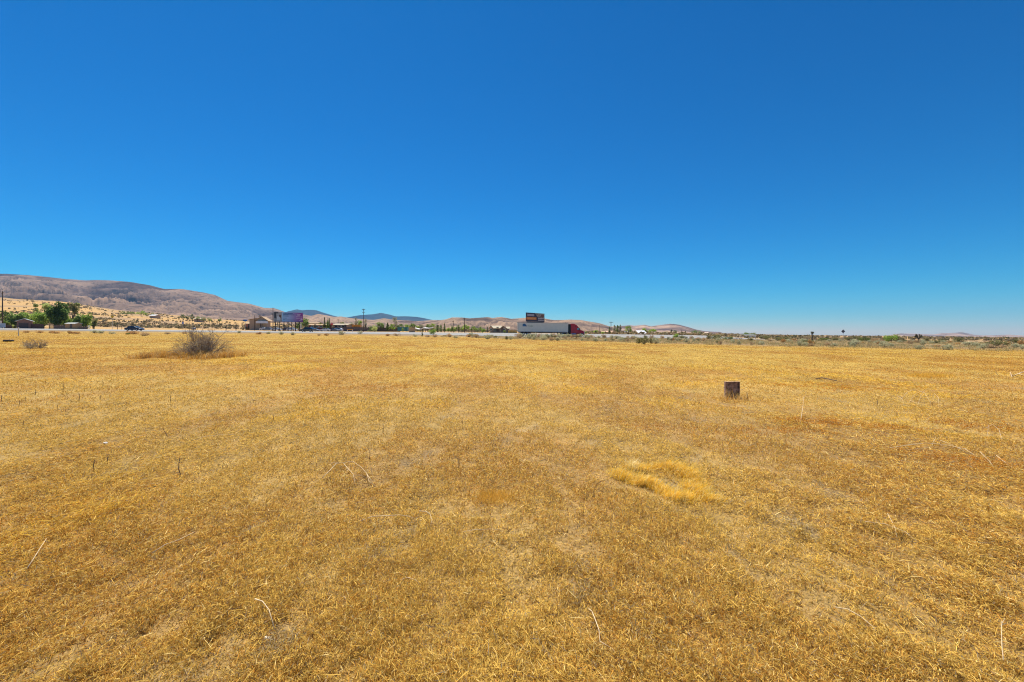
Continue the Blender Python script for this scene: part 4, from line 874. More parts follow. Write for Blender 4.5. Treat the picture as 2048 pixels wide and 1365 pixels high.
M_YEL = mat('yellow_sign_face', (.72, .40, .02), .5, .06, 3); M_RED = mat('red_sign_face', (.68, .035, .03), .5, .06, 3); M_BLUE = mat('blue_sign_face', (.012, .14, .42), .5, .08, 3); M_WHITE = mat('white_paint', (.80, .80, .78), .6, .05, 4); M_BLACK = mat('black_paint', (.03, .03, .03), .6, .1, 5); M_WPOST = mat('weathered_post', (.11, .08, .065), .9, .3, 5)
def road_sign(name, px, top, base_Y, shape, w, face, label, post=M_STEEL, txt=None, cat='sign', text_m=None, back=False):
    p = ground(px, base_Y); H = EYE + (H0 - top) / F * base_Y - p.z; t = thing(name, label, cat, p)
    n, off = {'diamond': (4, 0), 'octagon': (8, math.pi / 8), 'rect': (4, math.pi / 4), 'bowl': (0, 0), 'tall': (0, 0)}[shape]
    if n: poly = [(math.sin(off + 2 * math.pi * k / n) * w / 2, math.cos(off + 2 * math.pi * k / n) * w / 2) for k in range(n)]
    elif shape == 'tall': poly = [(-w * .3, -w * .5), (w * .3, -w * .5), (w * .3, w * .5), (-w * .3, w * .5)]
    else: poly = [(-w / 2, w * .18), (w / 2, w * .18), (w * .44, -.02 * w), (w * .2, -w * .22), (-w * .2, -w * .22), (-w * .44, -.02 * w)]
    hh = max(z for _, z in poly); cz = H - hh
    mb = MB(); mb.box((0, 0, (cz + hh * .6) / 2 - .15), (.07, .05, cz + hh * .6 + .3)); mb.build('post', post, t)
    mb = MB(); mb.prism([(x, z + cz) for x, z in poly], -.045, -.03); mb.build('sign_face', face, t)
    if txt: text_mesh('lettering', txt, w * .3, text_m or M_WHITE, t, (0, -.05, cz), (math.radians(90), 0, 0))
    if back:
        mb = MB(); mb.box((0, -.06, cz), (.05, .025, w * .86)); mb.build('brace', post, t)
    return t
road_sign('warning_sign', 224.8, 630.3, 173, 'diamond', 1.35, M_YEL, 'yellow diamond warning sign on a thin post at the left')
road_sign('stop_sign', 663.6, 646, 174, 'octagon', .98, M_RED, 'red octagonal stop sign across the road', M_WPOST, 'STOP')
road_sign('blue_sign', 366, 643.8, 173, 'tall', .95, M_BLUE, 'small upright blue sign by the road on the left')
road_sign('blue_sign', 490.5, 639.7, 174, 'bowl', 1.75, M_BLUE, 'wide blue sign with cut lower corners left of the house')
road_sign('warning_sign', 1686.2, 659.3, 116, 'diamond', 1.0, mat('sign_back', (.10, .10, .12), .6, .1, 4), 'dark back of a diamond sign on the right skyline', M_STEEL, back=True)
def marker_post(px, top, Y, w, m, label, name='marker_post'):
    p = ground(px, Y); H = EYE + (H0 - top) / F * Y - p.z; t = thing(name, label, 'post', p)
    mb = MB(); mb.box((0, 0, H / 2 - .1), (w, w * .5, H + .2)); mb.build('post', m, t, w * .12)
    mb = MB(); mb.box((0, 0, H - .08), (w * 1.25, w * .7, .22)); mb.build('cap', M_WHITE, t, w * .1)
marker_post(37, 655.8, 76, .14, mat('grey_white_plastic', (.58, .56, .54), .6, .08, 5), 'whitish marker post standing at the field edge on the left')
marker_post(178, 651.5, 172.4, .28, M_WHITE, 'short white post across the road near the yard end')
marker_post(601.8, 648, 182, .34, M_WHITE, 'white pillar under the right end of the purple billboard')
def wood_post(px, top, Y, r, label):
    p = ground(px, Y); H = max(.4, EYE + (H0 - top) / F * Y - p.z); mb = MB(); mb.tube([(0, 0, -.2), (0, 0, H * .6), (.02, 0, H)], [r, r * .95, r * .8], 7); o = mb.build('fence_post', M_WPOST); o.location = p
    tag(o, label, 'post', 'bare wooden posts beyond the road')
wood_post(234.7, 648, 174, .10, 'dark wooden post right of the yellow diamond sign'); wood_post(243.6, 649.5, 176, .08, 'thinner post second to the right of the diamond sign'); wood_post(452, 648, 178, .10, 'post on the slope left of the wide blue sign'); wood_post(472, 645.5, 182, .13, 'stout dark post just left of the wide blue sign')
for i, px in enumerate((1318, 1324.5, 1330, 1334, 1340)): wood_post(px, 665 + (i % 2), 205, .13, ['first', 'second', 'third', 'fourth', 'last'][i] + ' of the bare posts right of the barn')
def mailbox():
    p = ground(387.5, 172.8); t = thing('mailbox', 'grey round topped mailbox on a post by the road', 'mailbox', p); mb = MB()
    n = 9; pts = [(-.45, .0), (.45, .0), (.45, .4)] + [(.45 * math.cos(math.pi * k / n), .4 + .45 * math.sin(math.pi * k / n)) for k in range(1, n)] + [(-.45, .4)]
    mb.prism([(x * 1.25, z * .95 + .35) for x, z in pts], -.5, .5); mb.build('box', mat('grey_box', (.20, .20, .22), .5, .1, 5, .3), t)
    mb = MB(); mb.box((0, 0, .1), (.16, .16, .7)); mb.build('post', M_WPOST, t)
mailbox()
def sign_board():
    p = ground(4, 171.9); z0 = at(4, 655.6, 171.9).z - p.z; z1 = at(4, 647.2, 171.9).z - p.z
    t = thing('sign_board', 'low white roadside board with faded lettering at the left edge', 'sign', p); w = 2.6
    mb = MB(); mb.box((0, 0, (z0 + z1) / 2), (w, .08, z1 - z0)); mb.build('board', mat('faded_white_board', (.56, .56, .60), .7, .08, 2), t)
    mb = MB(); M_L = mat('faded_print', (.16, .17, .22), .8, .1, 5)
    for j, z in enumerate((.82, .55, .3)):
        x = -w * .46
        while x < w * (.36 if j < 2 else .12):
            k = R.uniform(.06, .13); mb.box((x + k / 2, -.046, z0 + (z1 - z0) * z), (k, .012, .18 - .03 * j)); x += k + .05
    mb.build('lettering', M_L, t)
    for sx in (-.9, .9):
        mb = MB(); mb.box((sx, .06, z0 / 2), (.1, .04, z0 + .3)); mb.build('leg', M_WPOST, t)
sign_board()
def small_white_building():
    p = ground(-2, 186); t = thing('white_trailer_home', 'corner of a small white building cut by the left edge', 'building', p)
    z1 = at(0, 642.3, 186).z - p.z; mb = MB(); mb.box((0, 0, z1 / 2), (1.6, 1.6, z1)); mb.build('wall', M_WHITE, t); mb = MB(); mb.box((0, 0, z1 + .05), (1.8, 1.8, .1)); mb.build('roof', M_STEEL, t)
small_white_building()

def fence(px0, px1, top, Y, label, m, name='wooden_fence', gap=.16, bw=.14, solid=False):
    a, b = ground(px0, Y), ground(px1, Y); t = thing(name, label, 'fence', a); d = b - a; L = d.length; H = EYE + (H0 - top) / F * Y - (a.z + b.z) / 2
    mb = MB(); n = int(L / gap); rot = math.atan2(d.y, d.x)
    for k in range(n):
        q = d * (k / n); hh = H * R.uniform(.88, 1.04); mb.box((q.x, q.y, q.z + hh / 2), (bw, .03, hh), rot)
    mb.build('pickets', m, t); mb = MB()
    for z in (.3, .8): mb.tube([(0, .04, H * z), (d.x, d.y + .04, d.z + H * z)], .045, 4)
    mb.build('rail', m, t)
    for k in range(int(L / 3) + 1):
        q = d * (k * 3 / L); mb = MB(); mb.box((q.x, q.y + .1, q.z + H / 2), (.12, .12, H + .1)); mb.build('fence_post', M_WPOST, t)
M_FBR = mat('brown_fence_wood', (.10, .068, .058), .9, .35, 3); M_FTAN = mat('tan_fence_wood', (.40, .27, .15), .9, .2, 3); M_FGR = mat('grey_fence_wood', (.15, .12, .11), .9, .3, 3)
fence(62, 88, 648, 184, 'dark brown plank fence right of the pale roofed shed', M_FBR)
fence(98, 107, 647.5, 184, 'pale picket gate between the yard fences', M_FTAN, 'picket_gate', .3, .17)
fence(107, 131, 650.5, 183, 'low dark fence under the tall dark evergreen', M_FGR)
fence(158, 176, 653.5, 182, 'low grey fence under the last yard trees', M_FGR)
fence(8, 33, 650, 186, 'dark fence between the white board and the shed', M_FBR)
fence(736, 800, 655, 226, 'long dark fence behind the tall feathery tree', M_FBR)
fence(668, 742, 654.5, 224, 'dark fence behind the orange trailer', M_FGR)
fence(920, 982, 660.2, 196, 'low fence in front of the pines', M_FGR, gap=.6, bw=.1)

# ------------------------------------------------------------------ buildings
M_TILE = mat('tan_shingles', (.42, .29, .17), .9, .2, 3); M_TROOF = mat('grey_tan_roof', (.40, .35, .26), .9, .15, 2.5); M_STUCCO = mat('tan_stucco', (.44, .33, .24), .9, .1, 2); M_GREYW = mat('grey_stucco', (.30, .27, .25), .9, .12, 2); M_GLASS = glass('dark_window_glass')
M_BARN = mat('white_metal_siding', (.78, .80, .84), .5, .05, 2); M_REDW = mat('red_brown_siding', (.20, .055, .05), .85, .25, 3); M_PEACH = mat('peach_stucco', (.72, .42, .27), .9, .08, 2); M_SHED = mat('brown_shed_boards', (.26, .16, .13), .9, .25, 3); M_SHEDR = mat('pale_metal_roof', (.62, .66, .66), .4, .08, 3, .3)
def gable(name, label, px0, px1, eave, ridge, base, Y, depth, wall, roof, axis='x', over=.4, wins=(), door=None, cat='house', rz=0.0, wk=1.0):
    """axis 'x': ridge runs left-right; 'y': the gable faces the camera"""
    c = ground((px0 + px1) / 2, Y); W = (px1 - px0) / F * Y * wk; zb = at(0, base, Y).z; ze = at(0, eave, Y).z - zb; zr = at(0, ridge, Y).z - zb
    t = thing(name, label, cat, (c.x, Y, zb), rz); mb = MB(); sk = 3.0
    if axis == 'x':
        mb.prism([(0 - depth * 0, -sk)], 0, 0) if False else None
        V = [(-W / 2, 0, -sk), (W / 2, 0, -sk), (W / 2, depth, -sk), (-W / 2, depth, -sk), (-W / 2, 0, ze), (W / 2, 0, ze), (W / 2, depth, ze), (-W / 2, depth, ze), (-W / 2, depth / 2, zr - .05), (W / 2, depth / 2, zr - .05)]
        mb.add(V, [(0, 1, 5, 4), (2, 3, 7, 6), (1, 2, 6, 9, 5), (3, 0, 4, 8, 7)])
    else:
        V = [(-W / 2, 0, -sk), (W / 2, 0, -sk), (W / 2, depth, -sk), (-W / 2, depth, -sk), (-W / 2, 0, ze), (W / 2, 0, ze), (W / 2, depth, ze), (-W / 2, depth, ze), (0, 0, zr - .05), (0, depth, zr - .05)]
        mb.add(V, [(0, 1, 5, 8, 4), (2, 3, 7, 9, 6), (1, 2, 6, 5), (3, 0, 4, 7)])
    mb.build('wall', wall, t); mb = MB(); th = .16
    def slab(P):
        n = (Vector(P[1]) - Vector(P[0])).cross(Vector(P[3]) - Vector(P[0])).normalized(); n = n if n.z > 0 else -n
        Q = [Vector(p) + n * th for p in P]; mb.add(list(P) + Q, [(0, 1, 2, 3), (7, 6, 5, 4), (0, 1, 5, 4), (1, 2, 6, 5), (2, 3, 7, 6), (3, 0, 4, 7)])
    if axis == 'x':
        s = (zr - ze) / (depth / 2); e = over
        slab([(-W / 2 - e, -e, ze - s * e), (W / 2 + e, -e, ze - s * e), (W / 2 + e, depth / 2, zr), (-W / 2 - e, depth / 2, zr)])
        slab([(-W / 2 - e, depth + e, ze - s * e), (W / 2 + e, depth + e, ze - s * e), (W / 2 + e, depth / 2, zr), (-W / 2 - e, depth / 2, zr)])
    else:
        s = (zr - ze) / (W / 2); e = over
        slab([(-W / 2 - e, -e, ze - s * e), (-W / 2 - e, depth + e, ze - s * e), (0, depth + e, zr), (0, -e, zr)])
        slab([(W / 2 + e, -e, ze - s * e), (W / 2 + e, depth + e, ze - s * e), (0, depth + e, zr), (0, -e, zr)])
    mb.build('roof', roof, t)
    for (fx, fz, ww, hh) in wins:
        mb = MB(); mb.box((fx * W / 2, -.03, fz * ze), (ww + .2, .08, hh + .2)); f = mb.build('window', M_WHITE, t); mb = MB(); mb.box((fx * W / 2, -.065, fz * ze), (ww, .03, hh)); mb.build('pane', M_GLASS, f)
    if door:
        fx, ww, hh = door; mb = MB(); mb.box((fx * W / 2, -.04, hh / 2), (ww, .08, hh)); d = mb.build('door', mat('door_paint', (.10, .08, .075), .6, .2, 3), t); mb = MB(); mb.box((fx * W / 2 + ww * .38, -.1, hh * .48), (.06, .06, .06)); mb.build('handle', M_STEEL, d)
    return t
shed = gable('shed', 'brown shed with a pale metal gable roof at the left', 36, 61, 642.5, 638.3, 656.8, 183, 5, M_SHED, M_SHEDR, 'y', .5, (), (-.1, 2.6, 2.1), 'shed', math.radians(42), .82)
gable('storage_box', 'small tan wooden outbuilding under the sparse olive tree', 130, 150, 648, 646.4, 656.6, 183, 3, M_FTAN, M_SHEDR, 'x', .15, (), (.2, .9, 1.7), 'shed')
# two storey tan house: main block with the gable to the camera, side wing, balcony, garage
H1 = gable('house', 'two storey tan house with a gabled roof left of the purple billboard', 514, 533, 640.2, 634, 655, 232, 9, M_STUCCO, M_TILE, 'y', 1.0, ((.35, .74, 1.5, 1.3), (-.45, .74, 1.1, 1.2)), (-.1, 1.0, 2.1), 'house', math.radians(17), .95)
def extra_house():
    Y = 232; W = 19 / F * Y; k = Y / F
    mb = MB(); mb.box((W * .08, -1.3, 11.2 * k - .3), (W * 1.05, 2.4, 1.15)); mb.build('balcony', mat('pale_balcony', (.68, .70, .76), .7, .06, 2), H1)
    for sx in (-.4, .05, .5): 
        mb = MB(); mb.box((sx * W, -2.3, 11.2 * k / 2 - .5), (.22, .22, 11.2 * k - .6)); mb.build('balcony_post', M_STUCCO, H1)
    mb = MB(); mb.prism([(-W / 2 - 3.3, -2), (-W / 2 - .02, -2), (-W / 2 - .02, 17.4 * k), (-W / 2 - 3.3, 15.0 * k)], .6, 8); mb.build('side_wing', M_STUCCO, H1)
    mb = MB(); mb.prism([(-W / 2 - 3.8, 14.9 * k), (-W / 2 + .1, 17.7 * k), (-W / 2 + .1, 17.7 * k + .18), (-W / 2 - 3.8, 14.9 * k + .18)], .2, 8.4); mb.build('wing_roof', M_TILE, H1)
    mb = MB(); mb.box((-.4 * W, 5, 23 * k), (.7, .7, 1.0)); mb.build('chimney', M_STUCCO, H1)
extra_house()
gable('outbuilding', 'low reddish adobe outbuilding left of the two storey house', 491, 502, 648, 645.2, 655.5, 236, 5, mat('adobe_wall', (.48, .24, .15), .9, .12, 2), M_TILE, 'x', .3, (), (.3, 1.2, 1.8), 'building')
gable('ranch_building', 'long red-brown ranch building with a flat tan roof', 617, 648.5, 650.6, 648.6, 656.8, 222, 9, M_REDW, M_FTAN, 'x', 1.0, ((-.5, .55, 1.2, .9), (.1, .55, 1.2, .9), (.6, .55, 1.2, .9)), (-.15, 1.0, 1.9), 'building')
gable('flat_building', 'long tan flat roofed building right of the stop sign', 667, 694, 650, 648.3, 657, 232, 9, M_STUCCO, mat('cream_roof', (.62, .55, .40), .9, .1, 2), 'x', .6, ((-.6, .55, 1.3, .9), (-.1, .55, 1.3, .9), (.4, .55, 1.3, .9)), (.75, 1.0, 2.0), 'building')
gable('small_building', 'low tan building at the foot of the rounded tree', 616, 635, 647.3, 645.8, 652, 236, 6, M_STUCCO, M_TILE, 'x', .3, ((-.5, .5, 1.0, .6), (.4, .5, 1.0, .6)), None, 'building')
gable('house', 'brown roofed tan house left of the white trailer', 985, 1000, 656.8, 652.3, 663.5, 205, 9, M_GREYW, M_TROOF, 'x', .7, ((-.3, .5, 1.3, 1.0),), (.35, 1.0, 2.0))
HB = gable('house_wing', 'gabled dark front wing of the brown roofed house', 1001, 1012.5, 656.8, 652.6, 663.7, 199, 9, M_GREYW, M_TROOF, 'y', .5, ((.25, .5, .9, .9),), (-.35, .9, 2.0))
gable('house_wing', 'low right wing of the brown roofed house', 1013, 1018.5, 658, 654.4, 663.7, 205, 7, M_GREYW, M_TROOF, 'x', .3)
gable('house_wing', 'grey gabled left end of the brown roofed house', 979, 985, 656, 652.8, 663.2, 204, 8, M_STUCCO, M_TROOF, 'y', .4, ((0, .5, .9, .9),))
gable('barn', 'bright white barn with a white metal roof past the truck', 1278.5, 1291.5, 667.2, 662, 671.2, 214, 8, M_BARN, mat('white_metal_roof', (.86, .87, .88), .35, .04, 2, .2), 'x', .5, (), (.25, 1.4, .8), 'barn')
gable('house', 'peach coloured gabled house on the far right side', 1411.5, 1423, 668.2, 666, 671.5, 222, 8, M_PEACH, mat('pale_peach_roof', (.72, .55, .44), .8, .08, 2), 'y', .5, ((-.4, .6, .8, .5),), (.3, .9, .7))
gable('house', 'low salmon roofed house behind the hedge past the truck', 1203, 1228, 664.8, 663, 668.5, 262, 8, M_STUCCO, mat('salmon_roof', (.60, .38, .26), .85, .1, 2), 'x', .4, ((-.4, .5, 1.0, .6), (.4, .5, 1.0, .6)), (0, .9, .8))
gable('house', 'low pale roofed house between the poplars and the round tree', 1246, 1258, 665.5, 664, 668.6, 255, 8, M_GREYW, M_SHEDR, 'x', .4, ((.4, .5, .9, .5),), (-.3, .9, .8))
gable('low_house', 'low white walled building behind the flat topped hedge', 1488, 1512, 671.3, 670.7, 674, 196, 6, M_WHITE, M_SHEDR, 'x', .3, ((-.3, .5, .9, .4),), None, 'building')
gable('hill_house', 'pale roof of a house high on the hill', 299, 310, 631.5, 629.8, 634, 505, 8, M_STUCCO, M_BARN, 'x', .6, (), None)
gable('hill_house', 'long cream roof of a house low on the hill', 388, 399, 637.8, 636.8, 640.5, 470, 8, M_STUCCO, mat('cream_metal_roof', (.80, .70, .5), .5, .05, 2), 'x', .8, (), None)
# teal container, tan block wall, white canopy, orange trailer, logs
def box_thing(name, label, cat, px0, px1, top, base, Y, depth, m, ribs=0, m2=None, part='body'):
    c = ground((px0 + px1) / 2, Y); W = (px1 - px0) / F * Y; zb = at(0, base, Y).z; H = at(0, top, Y).z - zb
    t = thing(name, label, cat, (c.x, Y, zb)); mb = MB(); mb.box((0, depth / 2, H / 2 - .25), (W, depth, H + .5))
    for k in range(ribs): mb.box((-W / 2 + W * (k + .5) / ribs, -.02, H / 2), (W / ribs * .45, .06, H * .92))
    mb.build(part, m, t)
    mb = MB(); mb.box((0, depth / 2, H + .04), (W + .15, depth + .15, .08)); mb.build('top', m2 or m, t)
    return t, W, H
box_thing('shipping_container', 'teal shipping container with a ribbed side in front of the trees', 'container', 795, 815, 655.2, 660.6, 206, 2.4, mat('teal_steel', (.05, .22, .25), .5, .15, 2), 26)
box_thing('block_wall', 'plain tan block wall left of the white canopy', 'wall', 818, 830, 655.8, 664, 186, .3, mat('tan_block', (.52, .36, .21), .9, .1, 2))
def canopy():
    Y = 190; x0, x1 = 826, 867; c = ground(846, Y); W = (x1 - x0) / F * Y; zb = at(0, 662.5, Y).z; H = at(0, 656, Y).z - zb
    t = thing('canopy', 'wide sagging white canopy on posts beside the road', 'canopy', (c.x, Y, zb)); n = 16; V = []
    for j in range(5):
        for i in range(n + 1):
            f = i / n; V.append((-W / 2 + W * f, j * 1.2, H - .28 * math.sin(f * math.pi * 2.0) ** 2 - .35 * math.exp(-((f - .34) / .12) ** 2) + .2 * f + .12 * math.sin(j * .8)))
    mb = MB(); Fc = [(j * (n + 1) + i, j * (n + 1) + i + 1, (j + 1) * (n + 1) + i + 1, (j + 1) * (n + 1) + i) for j in range(4) for i in range(n)]; mb.add(V, Fc)
    V2 = [V[i] for i in range(n + 1)] + [(v[0], v[1], v[2] - .35) for v in V[:n + 1]]; mb.add(V2, [(i, i + 1, n + 2 + i, n + 1 + i) for i in range(n)]); mb.build('cover', mat('white_canvas', (.86, .84, .82), .7, .04, 2), t, smooth=True)
    for f in (.05, .36, .62, .8, .97):
        for y in (.1, 4.6): mb = MB(); mb.box((-W / 2 + W * f, y, H / 2 - .45), (.16, .12, H)); mb.build('post', M_WPOST, t)
canopy()
box_thing('cargo_trailer', 'bright orange cargo trailer left of the pole with two crossarms', 'trailer', 704, 720, 650.3, 654.2, 225, 2.2, mat('orange_paint', (.82, .30, .03), .5, .08, 2), 10)
box_thing('hay_stack', 'low yellow stack with a flat top behind the trailer rear', 'stack', 1016, 1034, 661.3, 664.8, 188, 3, mat('old_straw_bales', (.42, .30, .11), .95, .25, 1.2), 8, mat('tan_sheet', (.66, .52, .32), .8, .1, 2))
def bench_barrier():
    c = ground(700, 178); t = thing('barrier', 'low orange and white barrier by the far road edge', 'barrier', c); mb = MB()
    mb.box((0, 0, .9), (2.4, .1, .3)); mb.build('board', mat('orange_board', (.75, .33, .06), .6, .1, 3), t)
    for sx in (-1, 1): mb = MB(); mb.box((sx, .0, .4), (.1, .5, .9)); mb.build('leg', M_WHITE, t)
bench_barrier()

# ------------------------------------------------------------------ billboards
def print_mat(name, stops, axis_len, noise=.0):
    m, n, l = _nodes(name); b = n['Principled BSDF']; b.inputs['Roughness'].default_value = .6; tc = n.new('ShaderNodeTexCoord'); sp = n.new('ShaderNodeSeparateXYZ'); l.new(tc.outputs['Object'], sp.inputs[0])
    mr = n.new('ShaderNodeMapRange'); mr.inputs[1].default_value = axis_len[0]; mr.inputs[2].default_value = axis_len[1]; l.new(sp.outputs[0], mr.inputs[0])
    r = n.new('ShaderNodeValToRGB'); e = r.color_ramp.elements; e[0].position, e[0].color = stops[0][0], (*stops[0][1], 1); e[1].position, e[1].color = stops[-1][0], (*stops[-1][1], 1)
    for s in stops[1:-1]: q = e.new(s[0]); q.color = (*s[1], 1)
    l.new(mr.outputs[0], r.inputs[0]); l.new(r.outputs[0], b.inputs['Base Color']); return m
def strokes(mb, x0, x1, z, h, y, r, lo=.10, hi=.34, gap=.07):
    x = x0
    while x < x1:
        k = r.uniform(lo, hi); k = min(k, x1 - x); mb.box((x + k / 2, y, z), (k, .02, h * r.uniform(.75, 1.0))); x += k + gap
def billboard_a():
    a = at(548, 642.3, 170); b = at(606, 645.8, 181); d = b - a; L = math.hypot(d.x, d.y); rz = math.atan2(d.y, d.x); g0 = ground(577, 175); h = 19.4 / F * 172; zb = (a.z + b.z) / 2
    t = thing('billboard', 'long purple and blue billboard on a row of wooden posts', 'billboard', (a.x, a.y, g0.z), rz); z0 = zb - g0.z; r = random.Random(4)
    mb = MB(); mb.box((L / 2, .12, z0 + h / 2), (L, .16, h)); mb.build('panel', mat('billboard_back', (.3, .3, .3), .8, .1, 2), t)
    w1 = L * .26
    mb = MB(); mb.box((w1 / 2, .025, z0 + h / 2), (w1 - .04, .03, h - .08)); pm = mat('grey_photo_print', (.40, .35, .32), .6, .25, .9); pic = mb.build('picture', pm, t)
    mb = MB(); mb.box((w1 * .16, .004, z0 + h * .62), (w1 * .26, .012, h * .6)); mb.box((w1 * .30, .006, z0 + h * .9), (w1 * .5, .012, h * .12)); mb.build('dark_shape', mat('print_dark', (.05, .05, .055), .6, .4, 2), pic)
    mb = MB(); mb.prism([(w1 * .32, z0 + h * .12), (w1 * .8, z0 + h * .12), (w1 * .74, z0 + h * .45), (w1 * .52, z0 + h * .62), (w1 * .40, z0 + h * .5)], -.004, .008); mb.build('white_shape', mat('print_white', (.6, .58, .56), .6, .15, 2), pic)
    mb = MB(); mb.prism([(w1 * .66, z0 + h * .48), (w1 * .86, z0 + h * .4), (w1 * .9, z0 + h * .66), (w1 * .74, z0 + h * .72), (w1 * .62, z0 + h * .62)], -.004, .007); mb.build('brown_shape', mat('print_brown', (.14, .06, .045), .6, .3, 2), pic)
    mb = MB(); mb.box(((w1 + L) / 2, .025, z0 + h / 2), (L - w1 - .02, .03, h - .06)); mb.build('poster', print_mat('blue_to_purple_print', [(0, (.36, .56, .74)), (.35, (.34, .42, .66)), (.62, (.28, .19, .44)), (.85, (.24, .055, .29)), (1, (.24, .05, .27))], (w1, L)), t)
    mb = MB(); q = L - w1
    for z, x1, hh in ((.88, .50, .32), (.74, .58, .34), (.60, .30, .30), (.38, .22, .2), (.26, .12, .16), (.2, .60, .16)): strokes(mb, w1 + q * .06, w1 + q * x1, z0 + h * z, hh, .0, r)
    mb.build('lettering', mat('navy_print', (.03, .09, .22), .6, .1, 3), t)
    mb = MB()
    for z, x0, x1, hh in ((.83, .70, .88, .24), (.72, .72, .86, .22), (.55, .66, .96, .26), (.36, .66, .88, .22), (.16, .80, .93, .22)): strokes(mb, w1 + q * x0, w1 + q * x1, z0 + h * z, hh, .0, r)
    mb.build('white_print', mat('lilac_print', (.62, .50, .68), .6, .1, 3), t)
    mb = MB(); mb.prism([(w1 + q * .86, z0 + h * .25), (w1 + q * .985, z0 + h * .25), (w1 + q * .93, z0 + h * .42)], -.01, .01); mb.build('emblem', MATS['lilac_print'], t)
    for k, f in enumerate((.06, .21, .35, .49, .62, .755, .885)):
        mb = MB(); x = L * f; mb.tube([(x, .35, -1.2), (x, .35, z0 + h * .8)], .19 if k in (0, 5) else .15, 6); mb.build('post', mat('billboard_post', (.05, .035, .035), .9, .3, 4), t)
    mb = MB(); mb.tube([(L * .40, -.1, -.2), (L * .47, .1, z0 * .6)], .05, 5); mb.build('brace', M_FTAN, t)
    mb = MB(); mb.box((L / 2, -.35, z0 - .12), (L, .6, .06)); mb.build('catwalk', mat('dark_wood', (.08, .07, .06), .9, .2, 3), t)
billboard_a()
def billboard_b():
    a = at(1052.4, 643.2, 206); b = at(1089, 645.4, 220); d = b - a; L = math.hypot(d.x, d.y); rz = math.atan2(d.y, d.x); g0 = ground(1070, 214); h = 17.6 / F * 209
    t = thing('billboard', 'black and orange billboard rising behind the white trailer', 'billboard', (a.x, a.y, g0.z), rz); z0 = a.z - g0.z; r = random.Random(8)
    navy = mat('navy_board', (.022, .032, .07), .6, .15, 2)
    mb = MB(); mb.box((L / 2, .1, z0 + h / 2), (L, .2, h)); mb.build('panel', navy, t)
    mb = MB(); mb.box((L * .275, -.015, z0 + h * .36), (L * .53, .02, h * .30)); mb.build('orange_band', mat('orange_print', (.62, .20, .03), .6, .1, 2), t)
    mb = MB(); strokes(mb, L * .06, L * .42, z0 + h * .74, h * .26, -.012, r, .28, .5, .1); mb.build('lettering', mat('pale_print', (.42, .42, .50), .6, .1, 2), t)
    mb = MB(); strokes(mb, L * .07, L * .34, z0 + h * .36, h * .17, -.034, r, .26, .42, .12); strokes(mb, L * .38, L * .50, z0 + h * .36, h * .17, -.034, r, .26, .42, .12); mb.build('band_lettering', mat('cream_print', (.66, .36, .16), .6, .1, 2), t)
    mb = MB(); mb.prism([(L * .46, z0 + h * .98), (L * .985, z0 + h * .98), (L * .985, z0 + h * .52), (L * .62, z0 + h * .52)], -.03, -.012); mb.build('picture', mat('grey_picture_print', (.27, .25, .23), .6, .55, 1.3), t)
    mb = MB(); mb.prism([(L * .74, z0 + h * .60), (L * .95, z0 + h * .60), (L * .95, z0 + h * .84), (L * .80, z0 + h * .80)], -.044, -.031); mb.build('brown_shape', mat('print_brown', (.14, .06, .045), .6, .3, 2), t)
    mb = MB(); strokes(mb, L * .63, L * .96, z0 + h * .40, h * .15, -.012, r, .2, .5, .1); strokes(mb, L * .63, L * .95, z0 + h * .20, h * .12, -.012, r, .2, .5, .08); mb.build('white_lettering', mat('white_print', (.50, .50, .55), .6, .1, 2), t)
    mb = MB(); mb.box((L * .5, .12, z0 - .5), (L * .92, .1, .9)); mb.build('apron', mat('apron_slats', (.06, .09, .11), .7, .3, 2), t)
    for f in (.2, .8): mb = MB(); mb.tube([(L * f, .5, -1), (L * f, .5, z0 + h * .7)], .3, 10); mb.build('column', M_STEEL, t)
    mb = MB(); mb.box((L * .5, -.5, z0 - 1.0), (L * .95, .9, .06)); mb.build('catwalk', M_STEEL, t)
billboard_b()

# ------------------------------------------------------------------ vehicles
M_TYRE = mat('tyre_rubber', (.02, .02, .021), .85, .2, 10); M_RIM = mat('alloy_rim', (.42, .43, .45), .35, .1, 10, .8); M_HEAD = mat('headlight_lens', (.75, .77, .78), .15, .05, 5); M_TAIL = mat('taillight_lens', (.45, .02, .02), .2, .1, 5); M_CHROME = mat('chrome', (.6, .6, .62), .2, .05, 5, .9)
def wheel(parent, x, y, r, w, name='wheel', dual=False):
    def lathe(prof, m, nm, par):
        n = 24; V = []; Fc = []
        for k in range(n):
            a = 2 * math.pi * k / n
            for yy, rr in prof: V.append((x + rr * math.cos(a), y + yy, r + rr * math.sin(a)))
        q = len(prof)
        for k in range(n):
            for j in range(q - 1): Fc.append((k * q + j, ((k + 1) % n) * q + j, ((k + 1) % n) * q + j + 1, k * q + j + 1))
        mb = MB(); mb.add(V, Fc); return mb.build(nm, m, par, smooth=True)
    h = w / 2
    t = lathe([(-h * .9, r * .62), (-h, r * .7), (-h, r * .93), (-h * .75, r), (h * .75, r), (h, r * .93), (h, r * .7), (h * .9, r * .62)], M_TYRE, name, parent)
    lathe([(-h * .7, 0.001), (-h * .78, r * .2), (-h * .5, r * .28), (-h * .6, r * .5), (-h * .93, r * .62), (h * .93, r * .62), (h * .6, r * .5), (h * .78, r * .2), (h * .7, .001)], M_RIM, 'rim', t)
    return t
